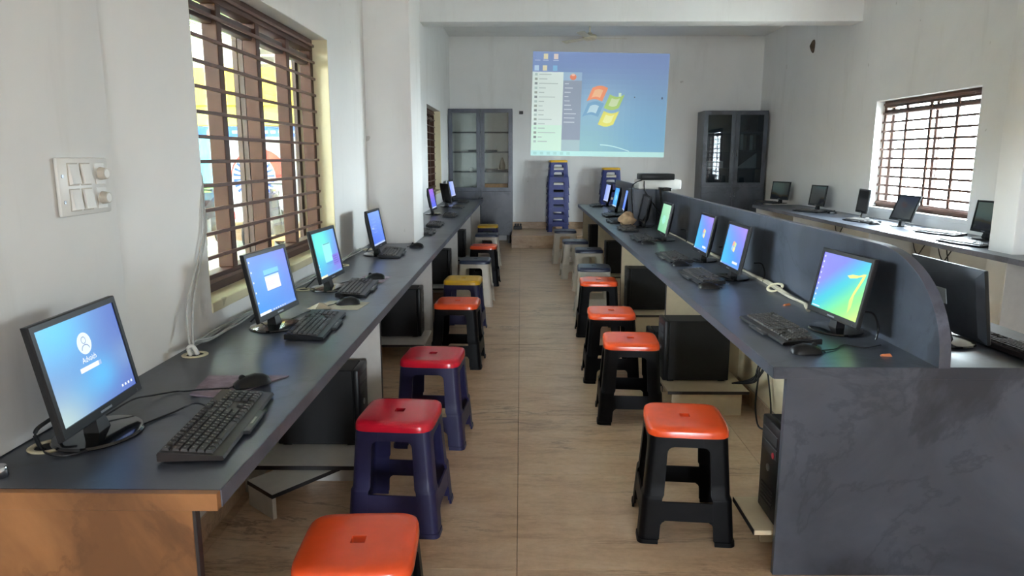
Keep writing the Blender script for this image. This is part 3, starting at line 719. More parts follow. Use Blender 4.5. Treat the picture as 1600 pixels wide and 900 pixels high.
def keyboard(x, y, rz, label, group, each=False, z=ZD, case='black_plastic', proto=[None]):
    if not each and proto[0] is not None:
        return dup(proto[0], (x, y, z), R(rz), label, group)
    t = thing('keyboard', label, 'keyboard', (x, y, z), R(rz), group)
    L, D = .468, .155
    m = MB(); m.prism([(-D / 2, .006), (D / 2 - .004, .004), (D / 2, .008), (D / 2 - .004, .015), (-D / 2 + .004, .029), (-D / 2, .024)], 'y', -L / 2, L / 2)
    m.build('case', 'keyboard_case' if each else case, t)
    m = MB(); m.rbox((D / 2 - .006, -.075, .004), (D / 2 + .016, .085, .014), .003, 1); rest = m.build('front_lip', 'charcoal_plastic', t)
    m = MB(); m.box((D / 2 + .0, -.02, .0141), (D / 2 + .006, .03, .0146)); m.build('maker_mark', 'key_legend', rest, smooth=0)
    for s_ in (-1, 1):
        m = MB(); m.box((-D / 2 + .005, s_ * .17 - .02, 0), (-D / 2 + .02, s_ * .17 + .02, .012)); m.build('foot', 'rubber', t, smooth=0)
        m = MB(); m.box((D / 2 - .02, s_ * .2 - .015, 0), (D / 2 - .01, s_ * .2 + .015, .006)); m.build('foot', 'rubber', t, smooth=0)
    if each:
        for (kx, ky, w_) in key_layout():
            zz = .0155 + (D / 2 - kx) / D * .0135 - .001
            if w_ not in KEY_ME:
                m = MB(); key_geo(m, w_); KEY_ME[w_] = m.build('key', ['key_plastic', 'key_legend'], t, (kx, ky, zz), (0, R(5), 0), smooth=0).data
            else: link('key', KEY_ME[w_], t, (kx, ky, zz), (0, R(5), 0))
    else:
        m = MB()
        for (kx, ky, w_) in key_layout():
            zz = .0155 + (D / 2 - kx) / D * .0135 - .001
            key_geo(m, w_, Matrix.Translation((kx, ky, zz)) @ Matrix.Rotation(R(5), 4, 'Y'))
        o = m.build('keys', ['key_plastic', 'key_legend'], t, smooth=0); o['kind'] = 'stuff'
        proto[0] = t
    return t
KL, KR, KW = 'keyboards on the left desk', 'keyboards on the right desk', 'keyboards on the wall desk'
keyboard(-.80, 1.805, 5, 'nearest black-brown keyboard in front of the login monitor', KL, True)
for (x, y, rz, lab) in [
    (-.865, 2.94, 3, 'black keyboard in front of the dialog-box monitor on the left desk'),
    (-.885, 3.80, 3, 'black keyboard in front of the teal-screen monitor'),
    (-.955, 5.25, 4, 'black keyboard in front of the monitor at the left pillar'),
    (-.905, 6.75, 2, 'keyboard half hidden just behind the left pillar'),
    (-.91, 7.55, 2, 'keyboard on the left desk a little past the pillar'),
    (-.87, 8.75, 2, 'keyboard in front of the violet-screen monitor'),
    (-.90, 10.2, 2, 'keyboard in front of the switched-off edge-on monitor'),
    (-.93, 11.5, 2, 'farthest keyboard on the left desk')]: keyboard(x, y, rz, lab, KL)
for (x, y, rz, lab) in [
    (1.065, 2.885, 183, 'nearest keyboard on the right desk before the rainbow-screen monitor'),
    (1.07, 4.20, 182, 'keyboard before the nearer flag-logo monitor on the right desk'),
    (1.08, 5.02, 182, 'keyboard before the farther flag-logo monitor on the right desk'),
    (1.06, 6.22, 180, 'keyboard before the pale green monitor'),
    (1.06, 7.10, 180, 'keyboard beside the beige cloth bundle on the right desk'),
    (1.05, 7.95, 180, 'keyboard just beyond the beige cloth bundle'),
    (1.09, 8.75, 180, 'keyboard before the far blue monitors, second from the end'),
    (1.10, 10.5, 180, 'last keyboard at the far tip of the right desk')]: keyboard(x, y, rz, lab, KR)
keyboard(1.853, 2.615, 3, 'keyboard with grey keys beside the grey-backed monitor at the right edge', None, True)
for (x, y, rz, lab) in [
    (3.86, 11.25, 200, 'small far keyboard on the wall desk beside the cabinet'),
    (3.80, 9.45, 200, 'keyboard on the wall desk in front of its second monitor'),
    (3.80, 8.0, 190, 'keyboard on the wall desk at the left of the tilted monitor'),
    (3.93, 6.72, 196, 'pale glinting keyboard lying on the wall desk under the window'),
    (3.68, 5.92, 190, 'keyboard on the wall desk next to the right pillar')]: keyboard(x, y, rz, lab, KW)
def mouse_proto():
    t = thing('computer_mouse', 'x', 'mouse')
    m = MB(); rings = []
    for (xx, wy, h) in ((-.056, .012, .012), (-.050, .024, .022), (-.035, .029, .031), (-.01, .031, .037), (.02, .030, .033), (.042, .028, .024), (.054, .023, .015), (.058, .014, .009)):
        rings.append([(xx, wy * math.cos(a), .002 + max(0, h * math.sin(a)) ** 1.0) if math.sin(a) >= 0 else (xx, wy * math.cos(a), .002) for a in (2 * math.pi * k / 18 for k in range(18))])
    # local +x is towards the user: flip so buttons look away
    m.loft([[(-p[0], p[1], p[2]) for p in r] for r in rings]); m.build('shell', 'black_plastic', t, smooth=60)
    m = MB(); m.cyl((-.030, -.004, .030), (-.030, .004, .030), .010, n=14); m.build('wheel', 'rubber', t)
    m = MB(); m.tube([(-.052, 0, .012), (-.063, 0, .008), (-.075, .004, .003)], .0022); m.build('cable_boot', 'black_cable', t)
    return t
mp = mouse_proto()
GM = 'computer mice'
for i, (x, y, rz, lab) in enumerate([
    (-.845, 2.14, 40, 'black mouse on the purple mouse pad near the front keyboard'),
    (-.845, 3.41, 15, 'black mouse on a sheet of paper between the second and third left keyboards'),
    (-.862, 4.15, 12, 'black mouse beyond the keyboard of the teal-screen monitor'),
    (-.835, 5.66, 8, 'black mouse at the foot of the left pillar'),
    (1.052, 2.555, 186, 'black mouse beside the nearest keyboard on the right desk'),
    (1.034, 3.865, 184, 'black mouse in front of the nearer flag-logo monitor'),
    (1.06, 4.69, 184, 'black mouse in front of the farther flag-logo monitor'),
    (1.05, 5.88, 180, 'black mouse before the pale green monitor'),
    (3.98, 9.18, 190, 'small mouse on the wall desk left of the window'),
    (3.78, 7.66, 190, 'mouse on the wall desk catching the window light')]):
    if i == 0: mp.location = (x, y, ZD + .005); mp.rotation_euler = (0, 0, R(rz)); mp['label'] = lab; mp['group'] = GM
    else: dup(mp, (x, y, ZD + (.002 if i == 1 else 0)), R(rz), lab, GM)
# pads
m = MB(); n = 14
P = [(-1.0, 2.045), (-.885, 2.03), (-.765, 2.25), (-1.03, 2.245)]
top = []
vs = []; fs = []
for i in range(n + 1):
    for j in range(n + 1):
        u, v = i / n, j / n
        x = lerp(lerp(P[0][0], P[1][0], u), lerp(P[3][0], P[2][0], u), v); y = lerp(lerp(P[0][1], P[1][1], u), lerp(P[3][1], P[2][1], u), v)
        vs.append((x, y, ZD + .004 + .006 * max(0, .25 - u) * (1 - v) * 4 * .6))
k_ = (n + 1)
for i in range(n):
    for j in range(n): fs.append((i * k_ + j, (i + 1) * k_ + j, (i + 1) * k_ + j + 1, i * k_ + j + 1))
b0 = len(vs); vs2 = [(a, b, c - .0035) for a, b, c in vs]
edge = [i * k_ for i in range(n + 1)] + [n * k_ + j for j in range(1, n + 1)] + [i * k_ + n for i in range(n - 1, -1, -1)] + [j for j in range(n - 1, 0, -1)]
m.add(vs + vs2, fs + [tuple(q + b0 for q in reversed(f)) for f in fs] + [(edge[i], edge[(i + 1) % len(edge)], edge[(i + 1) % len(edge)] + b0, edge[i] + b0) for i in range(len(edge))])
tag(m.build('mouse_pad', 'mouse_pad'), 'curled purple-grey mouse pad near the front left keyboard', 'mouse pad')
m = MB(); m.prism([(-.98, 3.30), (-.77, 3.28), (-.75, 3.46), (-.96, 3.50)], 'z', ZD + .0005, ZD + .0018); tag(m.build('paper_sheet', 'paper'), 'creased beige paper under the second mouse on the left desk', 'paper')
m = MB(); m.add([(-1.02, 3.30, ZD + .001), (-.95, 3.36, ZD + .018), (-.90, 3.30, ZD + .004), (-.96, 3.24, ZD + .012), (-.96, 3.31, ZD + .03), (-.95, 3.30, ZD + .0005)], [(0, 1, 4), (1, 2, 4), (2, 3, 4), (3, 0, 4), (1, 0, 5), (2, 1, 5), (3, 2, 5), (0, 3, 5)]); tag(m.build('paper_scrap', 'paper', smooth=0), 'crumpled paper scrap beside the second left keyboard', 'paper')
m = MB(); m.prism([(-.98, 4.05), (-.80, 4.03), (-.78, 4.24), (-.95, 4.28)], 'z', ZD + .0002, ZD + .0012); tag(m.build('paper_sheet', 'mouse_pad'), 'thin grey mat under the third mouse on the left desk', 'mat')
# ------------------------------------------------------------------ computer towers
def tower(x, y, z, face, label, group, w=.18, d=.40, h=.375, proto=[None]):
    rz = 0 if face > 0 else math.pi
    if proto[0]: return dup(proto[0], (x, y, z), rz, label, group)
    t = thing('computer_tower', label, 'computer', (x, y, z), rz, group)
    m = MB(); m.rbox((-d, -w / 2, .006), (-.03, w / 2, h), .004, 1); m.build('case', 'black_matt', t)
    m = MB(); m.rbox((-.03, -w / 2 - .002, .004), (0, w / 2 + .002, h + .002), .008, 2); f = m.build('front_panel', 'black_plastic', t)
    for k in range(2):
        m = MB(); m.rbox((-.002, -w / 2 + .015, h - .075 - k * .05), (.002, w / 2 - .015, h - .035 - k * .05), .0015, 1); m.build('drive_bay', 'charcoal_plastic', f)
    m = MB(); m.cyl((-.001, 0, h * .52), (.004, 0, h * .52), .014, n=16); m.build('power_button', 'steel', f)
    for k in range(5):
        m = MB(); m.box((-.001, -w / 2 + .03, .05 + k * .016), (.0015, w / 2 - .03, .056 + k * .016)); m.build('vent_slot', 'charcoal_plastic', f, smooth=0)
    for sx in (-.05, -.36):
        m = MB(); m.box((sx - .02, -w / 2 + .01, 0), (sx + .02, w / 2 - .01, .006)); m.build('foot', 'rubber', t, smooth=0)
    proto[0] = t
    return t
GT = 'computer towers under the desks'
for (Y, lab) in ((3.44, 'black computer tower on the low shelf nearest the camera under the left desk'), (5.54, 'black computer tower in the second bay under the left desk'), (7.84, 'black computer tower in the third bay under the left desk'), (9.97, 'black computer tower in the fourth bay under the left desk')):
    tower(-.765, Y - .13, .1335, 1, lab, GT)
for (x, y, lab) in ((.865, 4.27, 'large black tower beside the cable tangle under the right desk'), (.945, 6.32, 'black tower in the second bay under the right desk'), (.99, 8.33, 'black tower in the third bay under the right desk'), (.99, 10.40, 'black tower in the farthest bay under the right desk'),):
    tower(x, y, .1535, -1, lab, GT)
tr0 = tower(.935, 2.53, .1535, -1, 'black tower with a red light showing past the dark end panel', GT)
tower(.85, 4.62, .0, -1, 'black tower on the floor just behind the cable-tangle tower', GT)
m = MB(); m.cyl((0, .045, .26), (.004, .045, .26), .012, n=14); m.build('indicator_light', 'red_glow', tr0)
tower(3.72, 5.98, .1335, -1, 'dark tower under the wall desk near the right pillar', GT)
# loose white plank propped on the floor under the left desk
t = thing('loose_shelf_unit', 'low white shelf board lying on the floor under the left desk', 'shelf')
m = MB(); m.prism([(-1.19, 2.885), (-1.035, 2.75), (-.735, 3.14), (-.99, 3.14)], 'z', .095, .113); m.build('board', 'white_laminate', t, smooth=0)
m = MB(); m.prism([(-1.188, 2.884), (-1.037, 2.752), (-1.026, 2.765), (-1.177, 2.897)], 'z', 0, .094); m.build('end_board', 'white_laminate', t, smooth=0)
m = MB(); m.prism([(-1.036, 2.7485), (-1.191, 2.8835), (-1.190, 2.885), (-1.035, 2.75)], 'z', .095, .1125); m.build('edge_band', 'dark_edging', t, smooth=0)
m = MB(); m.prism([(-1.034, 2.749), (-.733, 3.14), (-.735, 3.141), (-1.036, 2.75)], 'z', .095, .1125); m.build('edge_band', 'dark_edging', t, smooth=0)
m = MB(); m.box((-1.0, 3.12, 0), (-.76, 3.135, .095)); m.build('rear_board', 'white_laminate', t, smooth=0)

# ------------------------------------------------------------------ grommets and cables
def grommet(x, y, label, tilt=None):
    m = MB(); rings = []
    for (r, z) in ((.030, .0005), (.045, .0005), (.046, .003), (.043, .005), (.032, .005), (.030, .003)):
        rings.append([(r * math.cos(2 * math.pi * k / 26), r * math.sin(2 * math.pi * k / 26), z) for k in range(26)])
    m.loft(rings + [rings[0]], cap=False)
    o = m.build('cable_grommet', 'ivory_plastic', None, (x, y, ZD), tilt, smooth=50); tag(o, label, 'grommet', 'cable grommets in the desk tops')
    if not tilt:
        q = MB(); q.lathe([(0, .0002), (.031, .0002), (.031, .0008), (0, .0008)], 20); q.build('cable_hole', 'black_matt', o)
    return o
for (x, y, lab) in ((-1.178, 1.66, 'ivory cable grommet behind the login monitor'), (-1.19, 2.50, 'ivory cable grommet with white plugs between the first two left monitors'), (-1.18, 3.80, 'ivory cable grommet behind the third left monitor'), (-1.19, 4.68, 'ivory cable grommet past the third left monitor'), (-1.20, 5.50, 'ivory cable grommet at the pillar monitor')):
    grommet(x, y, lab)
grommet(1.375, 3.80, 'ivory grommet ring lying tilted on the cable on the right desk', (R(14), R(-22), 0)).location.z = ZD + .018
CG = 'cables on the left desk'
z = ZD + .004
cable('black_cable', [(-1.18, 1.64, ZD + .001), (-1.185, 1.63, ZD + .05), (-1.17, 1.66, ZD + .07), (-1.15, 1.70, ZD + .08)], .005, 'black_cable', 'thick black lead dropping into the nearest desk grommet', CG)
cable('black_cable', [(-1.16, 1.68, ZD + .001), (-1.165, 1.69, ZD + .04), (-1.15, 1.72, ZD + .06)], .004, 'black_cable', 'second black lead beside the one in the nearest grommet', CG)
cable('keyboard_cable', [(-.875, 1.90, ZD + .018), (-.93, 1.93, ZD + .02), (-.98, 1.90, z), (-1.02, 1.80, z), (-1.05, 1.66, z), (-1.10, 1.60, z), (-1.16, 1.62, z), (-1.18, 1.65, ZD + .001)], .0026, 'black_cable', 'thin black cable curling from the nearest keyboard to its monitor', CG)
cable('mouse_cable', [(-.90, 2.09, ZD + .012), (-.97, 2.05, ZD + .02), (-1.02, 2.06, ZD + .012), (-1.06, 2.08, z), (-1.10, 2.02, ZD + .012), (-1.11, 1.93, ZD + .03), (-1.13, 1.80, ZD + .02)], .0026, 'black_cable', 'thin black cable running from the front mouse behind its monitor', CG)
for k in range(5):
    j = .006 * k
    pts = [(-1.195 + .006 * (k % 3), 2.50 + .008 * (k % 2), ZD + .002), (-1.20, 2.50 + j, ZD + .028 + .004 * k)]
    for s_ in range(1, 9):
        y = 2.50 + s_ * .155
        pts.append((-1.235 + .008 * k + .012 * math.sin(s_ * 1.3 + k * 1.7) * (1 if s_ < 7 else .5), y, ZD + .006 + .009 * (k % 3) + .012 * abs(math.sin(s_ * .9 + k))))
    cable('grey_cable', pts, .0042, 'grey_cable', 'grey cable of the loose bundle running along the wall under the window', 'grey cables along the wall under the window')
for k in range(3):
    pts = []
    for s_ in range(0, 8):
        y = 3.78 + s_ * .24
        pts.append((-1.238 + .009 * k + .008 * math.sin(s_ * 1.7 + k * 2), y, ZD + .006 + .008 * (k % 2) + .010 * abs(math.sin(s_ * 1.1 + k))))
    cable('grey_cable', pts, .004, 'grey_cable', 'grey cable of the bundle along the wall between third monitor and pillar', 'grey cables along the wall towards the pillar')
cable('white_plug_lead', [(-1.20, 2.49, ZD + .002), (-1.205, 2.485, ZD + .03), (-1.19, 2.49, ZD + .035), (-1.18, 2.5, ZD + .004)], .008, 'white_plastic', 'white plug lead looped in the grommet between the first two left monitors', CG)
for k in range(2):
    o = .03 * k
    cable('grey_cable', [(-1.205 + .01 * k, 2.50, ZD + .02), (-1.235 + o * .3, 2.56 + o, ZD + .16), (-1.250, 2.70 + o, ZD + .30), (-1.249, 2.78 + o * .6, ZD + .42), (-1.255, 2.80 + o * .5, ZD + .52), (-1.275, 2.845 + o * .5, ZD + .64), (-1.29, 2.86 + o * .4, ZD + .50), (-1.27, 2.85, ZD + .36)], .004, 'grey_cable', 'grey cable hanging from the window corner down to the desk grommet', 'grey cables at the window corner')
for (y, lab) in ((3.05, 'black lead behind the dialog-box monitor'), (3.86, 'black lead looping from the third monitor into its grommet'), (5.42, 'black lead behind the pillar monitor')):
    cable('black_cable', [(-1.09, y - .05, ZD + .06), (-1.13, y, ZD + .055), (-1.16, y + .02, ZD + .03), (-1.18, y - .03, ZD + .004)], .004, 'black_cable', lab, CG)
cable('mouse_cable', [(-.905, 3.40, ZD + .008), (-.95, 3.33, ZD + .004), (-1.0, 3.20, z), (-1.02, 3.08, z), (-1.06, 3.02, z)], .0025, 'black_cable', 'thin cable from the second mouse towards the dialog-box monitor', CG)
cable('mouse_cable', [(-.925, 4.14, ZD + .006), (-.98, 4.1, z), (-1.02, 4.0, z), (-1.08, 3.95, z)], .0025, 'black_cable', 'thin cable from the third mouse to the wall', CG)
for k in range(2):
    pts = [(1.385 + .012 * k, 3.30, ZD + .005), (1.39, 3.45, ZD + .007), (1.37 + .012 * k, 3.60, ZD + .012), (1.38, 3.80, ZD + .012 + .012 * k), (1.405, 4.05, ZD + .006 + .01 * k), (1.412, 4.5, ZD + .006), (1.408, 5.1, ZD + .006 + .008 * k), (1.412, 6.0, ZD + .006), (1.408, 6.9, ZD + .006)]
    cable('beige_cable', pts, .0075, 'beige_cable', 'thick beige power cable lying along the foot of the right desk screen', 'beige cables on the right desk')
cable('beige_plug', [(1.385, 3.40, ZD + .009), (1.36, 3.33, ZD + .012), (1.345, 3.27, ZD + .010)], .011, 'beige_cable', 'beige plug end lying behind the rainbow-screen monitor')
for (x, y, rz, lab) in ((1.30, 3.42, 20, 'small orange scrap beside the beige plug on the right desk'), (1.33, 2.52, -15, 'small orange scrap at the foot of the rainbow-screen monitor')):
    m = MB(); m.loft([[(-.02, -.008, 0), (.02, -.006, 0), (.022, .006, 0), (-.018, .009, 0)], [(-.014, -.004, .008), (.012, -.003, .011), (.015, .003, .009), (-.01, .005, .006)]]); tag(m.build('orange_scrap', 'orange_bit', None, (x, y, ZD), (0, 0, R(rz))), lab, 'scrap')
for (y, lab) in ((2.82, 'black lead hanging behind the rainbow-screen monitor'), (4.15, 'black lead behind the nearer flag-logo monitor'), (4.90, 'black lead behind the farther flag-logo monitor'), (6.10, 'black lead behind the pale green monitor')):
    cable('black_cable', [(1.37, y, ZD + .10), (1.40, y - .04, ZD + .10), (1.41, y - .07, ZD + .05), (1.40, y - .08, ZD + .004)], .0045, 'black_cable', lab, 'leads behind the right desk monitors')
cable('mouse_cable', [(1.11, 2.57, ZD + .006), (1.18, 2.60, z), (1.24, 2.66, z), (1.30, 2.62, z), (1.38, 2.66, z)], .0025, 'black_cable', 'thin cable from the nearest right mouse to the desk screen')
# tangle below the right desk
for k in range(7):
    a = k * .9
    pts = [(1.30, 4.14 + .015 * k, .50 - .02 * k), (1.34 + .015 * math.sin(a), 4.02 + .01 * k, .46 - .03 * math.cos(a)), (1.37, 3.94 + .02 * math.sin(a), .40 + .03 * math.sin(a * 2)), (1.36 + .02 * math.cos(a), 3.90, .32), (1.33, 3.93 + .03 * math.sin(a), .24), (1.26, 4.08, .175)]
    cable('black_cable', pts, .005, 'black_cable', 'black lead of the tangle hanging behind the large tower under the right desk', 'tangled leads under the right desk')
cable('black_cable', [(1.37, 3.92, .42), (1.385, 3.85, .30), (1.39, 3.78, .12), (1.37, 3.75, .03), (1.33, 3.79, .02), (1.33, 3.86, .12), (1.35, 3.90, .26)], .005, 'black_cable', 'black lead looping down to the floor under the right desk')
cable('white_cable', [(1.28, 4.16, .56), (1.31, 4.08, .53), (1.35, 4.0, .49), (1.37, 3.93, .48), (1.37, 3.92, .42)], .006, 'grey_cable', 'white lead above the dark tangle under the right desk')
for (y, lab) in ((6.45, 'black leads drooping under the wall desk below the window'), (6.05, 'black lead drooping under the wall desk near the pillar'), (8.1, 'black lead hanging under the wall desk left of the window')):
    cable('black_cable', [(3.6, y + .10, ZD - .045), (3.6, y + .06, ZD - .12), (3.6, y, ZD - .16), (3.6, y - .06, ZD - .1), (3.62, y - .08, ZD - .045)], .005, 'black_cable', lab)
cable('black_cable', [(3.7, 6.2, ZD - .045), (3.68, 6.1, ZD - .2), (3.70, 6.0, ZD - .27), (3.76, 5.98, ZD - .275)], .005, 'black_cable', 'black lead falling to the tower under the wall desk')

# ------------------------------------------------------------------ small things
m = MB(); m.lathe([(0, 0), (.016, 0), (.018, .003), (.018, .022), (.015, .027), (.006, .029), (0, .029)], 20)
tag(m.build('metal_cap', 'chrome', None, (-1.178, 1.492, ZD)), 'small chrome cap on the desk at the left edge of the picture', 'cap')
# cloth bundle
m = MB(); rings = []
rnd = random.Random(3)
for k in range(9):
    t_ = k / 8; r = .115 * math.sin(math.pi * min(.97, .12 + .86 * t_)) ** .7; zz = .14 * t_
    rings.append([((r * (1 + .16 * math.sin(3 * a + k)) + rnd.uniform(-.006, .006)) * math.cos(a) * .8, (r * (1 + .12 * math.sin(4 * a + 2 * k)) + rnd.uniform(-.006, .006)) * math.sin(a), zz + .012 * math.sin(2 * a + k)if k else 0) for a in (2 * math.pi * i / 22 for i in range(22))])
m.loft(rings); cb = m.build('cloth_bundle', 'cloth', None, (1.12, 7.52, ZD), smooth=70); tag(cb, 'crumpled beige cloth bundle between the keyboards on the right desk', 'cloth')
# projector on its stand behind the desk screen
t = thing('projector_stand', 'dark slate box stand holding the projector on the right desk', 'stand', (0, 0, 0))
m = MB(); m.rbox((1.19, 7.62, ZD), (1.208, 7.98, 1.145), .001, 1); m.build('side_board', 'slate_laminate', t)
m = MB(); m.rbox((1.208, 7.62, ZD), (1.436, 7.638, 1.145), .001, 1); m.build('front_board', 'slate_laminate', t)
m = MB(); m.rbox((1.19, 7.62, 1.145), (1.436, 7.98, 1.16), .001, 1); m.build('top_board', 'slate_laminate', t)
t = thing('projector', 'white projector with a black lid resting on the desk screen and stand', 'projector', (0, 0, 1.160))
m = MB(); m.rbox((1.25, 7.64, .001), (1.70, 7.96, .10), .012, 2); m.build('body', 'white_plastic', t)
m = MB(); m.rbox((1.27, 7.60, .10), (1.62, 7.92, .165), .010, 2); m.build('lid', 'black_plastic', t)
m = MB(); m.cyl((1.36, 7.96, .05), (1.36, 7.985, .05), .03, n=18); m.build('lens', 'black_gloss', t)
m = MB(); m.rbox((1.44, 7.30, 1.1575), (1.53, 7.55, 1.19), .005, 1); tag(m.build('adapter_box', 'black_plastic'), 'small black adapter lying on top of the desk screen by the projector', 'adapter')
cable('black_cable', [(1.28, 7.62, 1.26), (1.22, 7.58, 1.24), (1.17, 7.56, 1.20), (1.165, 7.57, 1.10), (1.18, 7.58, .98), (1.20, 7.6, ZD + .01)], .006, 'black_cable', 'black lead arching from the projector down its stand')
cable('black_cable', [(1.30, 7.60, 1.25), (1.30, 7.56, 1.16), (1.36, 7.5, 1.05), (1.40, 7.3, .95), (1.41, 7.1, .84), (1.41, 7.0, ZD + .006)], .006, 'black_cable', 'black lead slanting from the projector across the desk screen')
for k in range(2):
    cable('black_cable', [(1.46, 7.42, 1.185), (1.425, 7.38 - .05 * k, 1.17), (1.42, 7.25 - .06 * k, 1.02), (1.415, 7.15 - .04 * k, .9), (1.41, 7.1, ZD + .006)], .006, 'black_cable', 'black lead dropping from the adapter down the desk screen', 'adapter leads')
# switch board
def switch_board():
    t = thing('switch_board', 'white switch plate with four rockers and two round dimmer knobs on the left wall', 'switch', (XL + .013, 2.028, 1.418), 0)
    m = MB(); m.rbox((0, -.118, -.08), (.012, .118, .08), .008, 2); m.build('plate', 'white_plastic', t)
    for j, zz in enumerate((.034, -.036)):
        for i, yy in enumerate((-.055, .002)):
            m = MB(); m.rbox((.011, yy - .024, zz - .031), (.0135, yy + .024, zz + .031), .001, 1); f = m.build('rocker_frame', 'knob_plastic', t)
            q = MB(); q.add([(.013, yy - .021, zz - .028), (.013, yy + .021, zz - .028), (.013, yy + .021, zz + .028), (.013, yy - .021, zz + .028), (.023, yy - .018, zz - .026), (.023, yy + .021, zz - .026), (.016, yy + .021, zz + .028), (.016, yy - .018, zz + .028)], [(4, 5, 6, 7), (0, 1, 5, 4), (1, 2, 6, 5), (2, 3, 7, 6), (3, 0, 4, 7)]); q.build('rocker', 'white_plastic', f, smooth=0)
        m = MB(); m.rbox((.011, .048, zz - .031), (.0135, .096, zz + .031), .001, 1); f = m.build('dimmer_plate', 'white_plastic', t)
        q = MB(); q.cyl((.013, .074, zz), (.032, .074, zz), .019, .016, n=20); q.build('dimmer_knob', 'knob_plastic', f)
        q = MB(); q.cyl((.032, .074, zz), (.0335, .074, zz), .0125, n=18); q.build('knob_cap', 'white_plastic', f)
    for (yy, zz) in ((-.102, .03), (-.102, -.04)):
        m = MB(); m.cyl((.011, yy, zz), (.0135, yy, zz), .005, n=10); m.build('screw', 'steel', t)
switch_board()
# wall nest, sockets
m = MB(); rings = []
for k in range(6):
    r = .085 * math.cos(k / 5 * math.pi / 2 * .95); rings.append([(XR - .06 * k / 5 + .004, 10.79 + r * .62 * math.cos(a) * (1 + .12 * math.sin(3 * a)), 3.07 + r * 1.25 * math.sin(a) * (1 + .1 * math.cos(2 * a))) for a in (2 * math.pi * i / 16 for i in range(16))])
m.loft(rings); tag(m.build('mud_nest', 'nest_mud', smooth=60), 'brown mud nest high on the right wall', 'nest')
for (x, zz, lab, mt) in ((.0, 2.27, 'small dark socket on the back wall right of the left cabinet', 'charcoal_plastic'), (2.36, 1.19, 'small white socket on the back wall above the projector', 'white_plastic')):
    t = thing('wall_socket', lab, 'socket', (x, YB, zz))
    m = MB(); m.rbox((-.035, -.012, -.028), (.035, 0, .028), .003, 1); m.build('plate', mt, t)
    m = MB(); m.rbox((.01, -.022, -.012), (.03, -.011, .016), .003, 1); m.build('rocker', 'black_plastic', t)

# ------------------------------------------------------------------ ceiling fan
t = thing('ceiling_fan', 'cream three-bladed ceiling fan beyond the beam', 'fan', (1.01, 11.0, 0))
m = MB(); m.lathe([(0, ZC), (.05, ZC), (.045, ZC - .06), (.012, ZC - .08), (.012, 3.29), (.0, 3.29)], 16); m.build('down_rod', 'fan_cream', t)
m = MB(); m.lathe([(0, 3.185), (.07, 3.19), (.105, 3.215), (.11, 3.24), (.09, 3.265), (.035, 3.28), (.03, 3.30), (0, 3.30)], 24); m.build('motor', 'fan_cream', t)
for k in range(3):
    a = R(10 + 120 * k); q = MB(Matrix.Rotation(a, 4, 'Z') @ Matrix.Translation((0, 0, 3.225)) @ Matrix.Rotation(R(9), 4, 'X'))
    q.prism([(.09, -.03), (.2, -.05), (.54, -.06), (.56, -.04), (.56, .04), (.54, .06), (.2, .045), (.09, .03)], 'z', -.002, .002); q.build('blade', 'fan_cream', t, smooth=0)

# ------------------------------------------------------------------ cabinets
def cabinet(x0, x1, yf, zb, zt, label, glassm, dark):
    t = thing('glass_cabinet', label, 'cabinet', (0, 0, 0)); yb = YB - .006; sl = 'slate_laminate'
    xm = (x0 + x1) / 2; zs = zb + (zt - zb) * .355
    for (a, b) in ((x0, x0 + .02), (x1 - .02, x1)):
        m = MB(); m.rbox((a, yf + .02, zb), (b, yb, zt), .001, 1); m.build('side_panel', sl, t)
    m = MB(); m.rbox((x0, yf + .018, zt), (x1, yb, zt + .02), .001, 1); m.build('top_panel', sl, t)
    m = MB(); m.rbox((x0 + .02, yb - .01, zb), (x1 - .02, yb, zt), .001, 1); m.build('back_panel', 'white_laminate' if not dark else 'slate_laminate', t)
    m = MB(); m.rbox((x0 + .02, yf + .022, zb), (x1 - .02, yb - .01, zb + .02), .001, 1); m.build('bottom_panel', sl, t)
    H = zt - zs
    for k in range(4):
        z_ = zs - .01 + H * k / 4 * .98; m = MB(); m.rbox((x0 + .02, yf + .05, z_), (x1 - .02, yb - .01, z_ + .016), .001, 1); m.build('shelf', 'charcoal_plastic' if not dark else sl, t)
    for i, (a, b) in enumerate(((x0 + .001, xm - .002), (xm + .002, x1 - .001))):
        f = MB(); za, zb2 = zs + .004, zt + .018; bw = .068
        for (p, q, r, s_) in ((a, a + bw, za, zb2), (b - bw, b, za, zb2), (a + bw, b - bw, za, za + bw), (a + bw, b - bw, zb2 - bw, zb2)): f.box((p, yf, r), (q, yf + .018, s_))
        d = f.build('glass_door', sl, t, smooth=0)
        g = MB(); g.box((a + bw, yf + .007, za + bw), (b - bw, yf + .011, zb2 - bw)); g.build('pane', glassm, d, smooth=0)
        hx = b - .03 if i == 0 else a + .03
        h = MB(); h.tube([(hx, yf, zs + H * .40), (hx, yf - .02, zs + H * .41), (hx, yf - .02, zs + H * .49), (hx, yf, zs + H * .50)], .005); h.build('handle', 'chrome', d)
        m = MB(); m.rbox((a, yf, zb + .002), (b, yf + .018, zs), .001, 1); d2 = m.build('lower_door', sl, t)
        h = MB(); h.tube([(hx, yf, zs - .18), (hx, yf - .02, zs - .17), (hx, yf - .02, zs - .10), (hx, yf, zs - .09)], .005); h.build('handle', 'chrome', d2)
    for a in (x0 + .03, x1 - .08):
        for yy in (yf + .04, yb - .09):
            m = MB(); m.box((a, yy, zb - (.14 if not dark else .08)), (a + .05, yy + .05, zb)); m.build('foot', 'dark_edging', t, smooth=0)
    return t, zs, H
_, zs, H = cabinet(-1.25, -.15, 12.5, .14, 2.29, 'tall slate cabinet with pale glass doors in the far left corner', 'clear_glass', False)
def on_shelf(k): return zs - .01 + H * k / 4 * .98 + .016
def item(name, mat, a, b, label, cat, r=.004):
    m = MB(); m.rbox(a, b, r, 1); return tag(m.build(name, mat), label, cat)
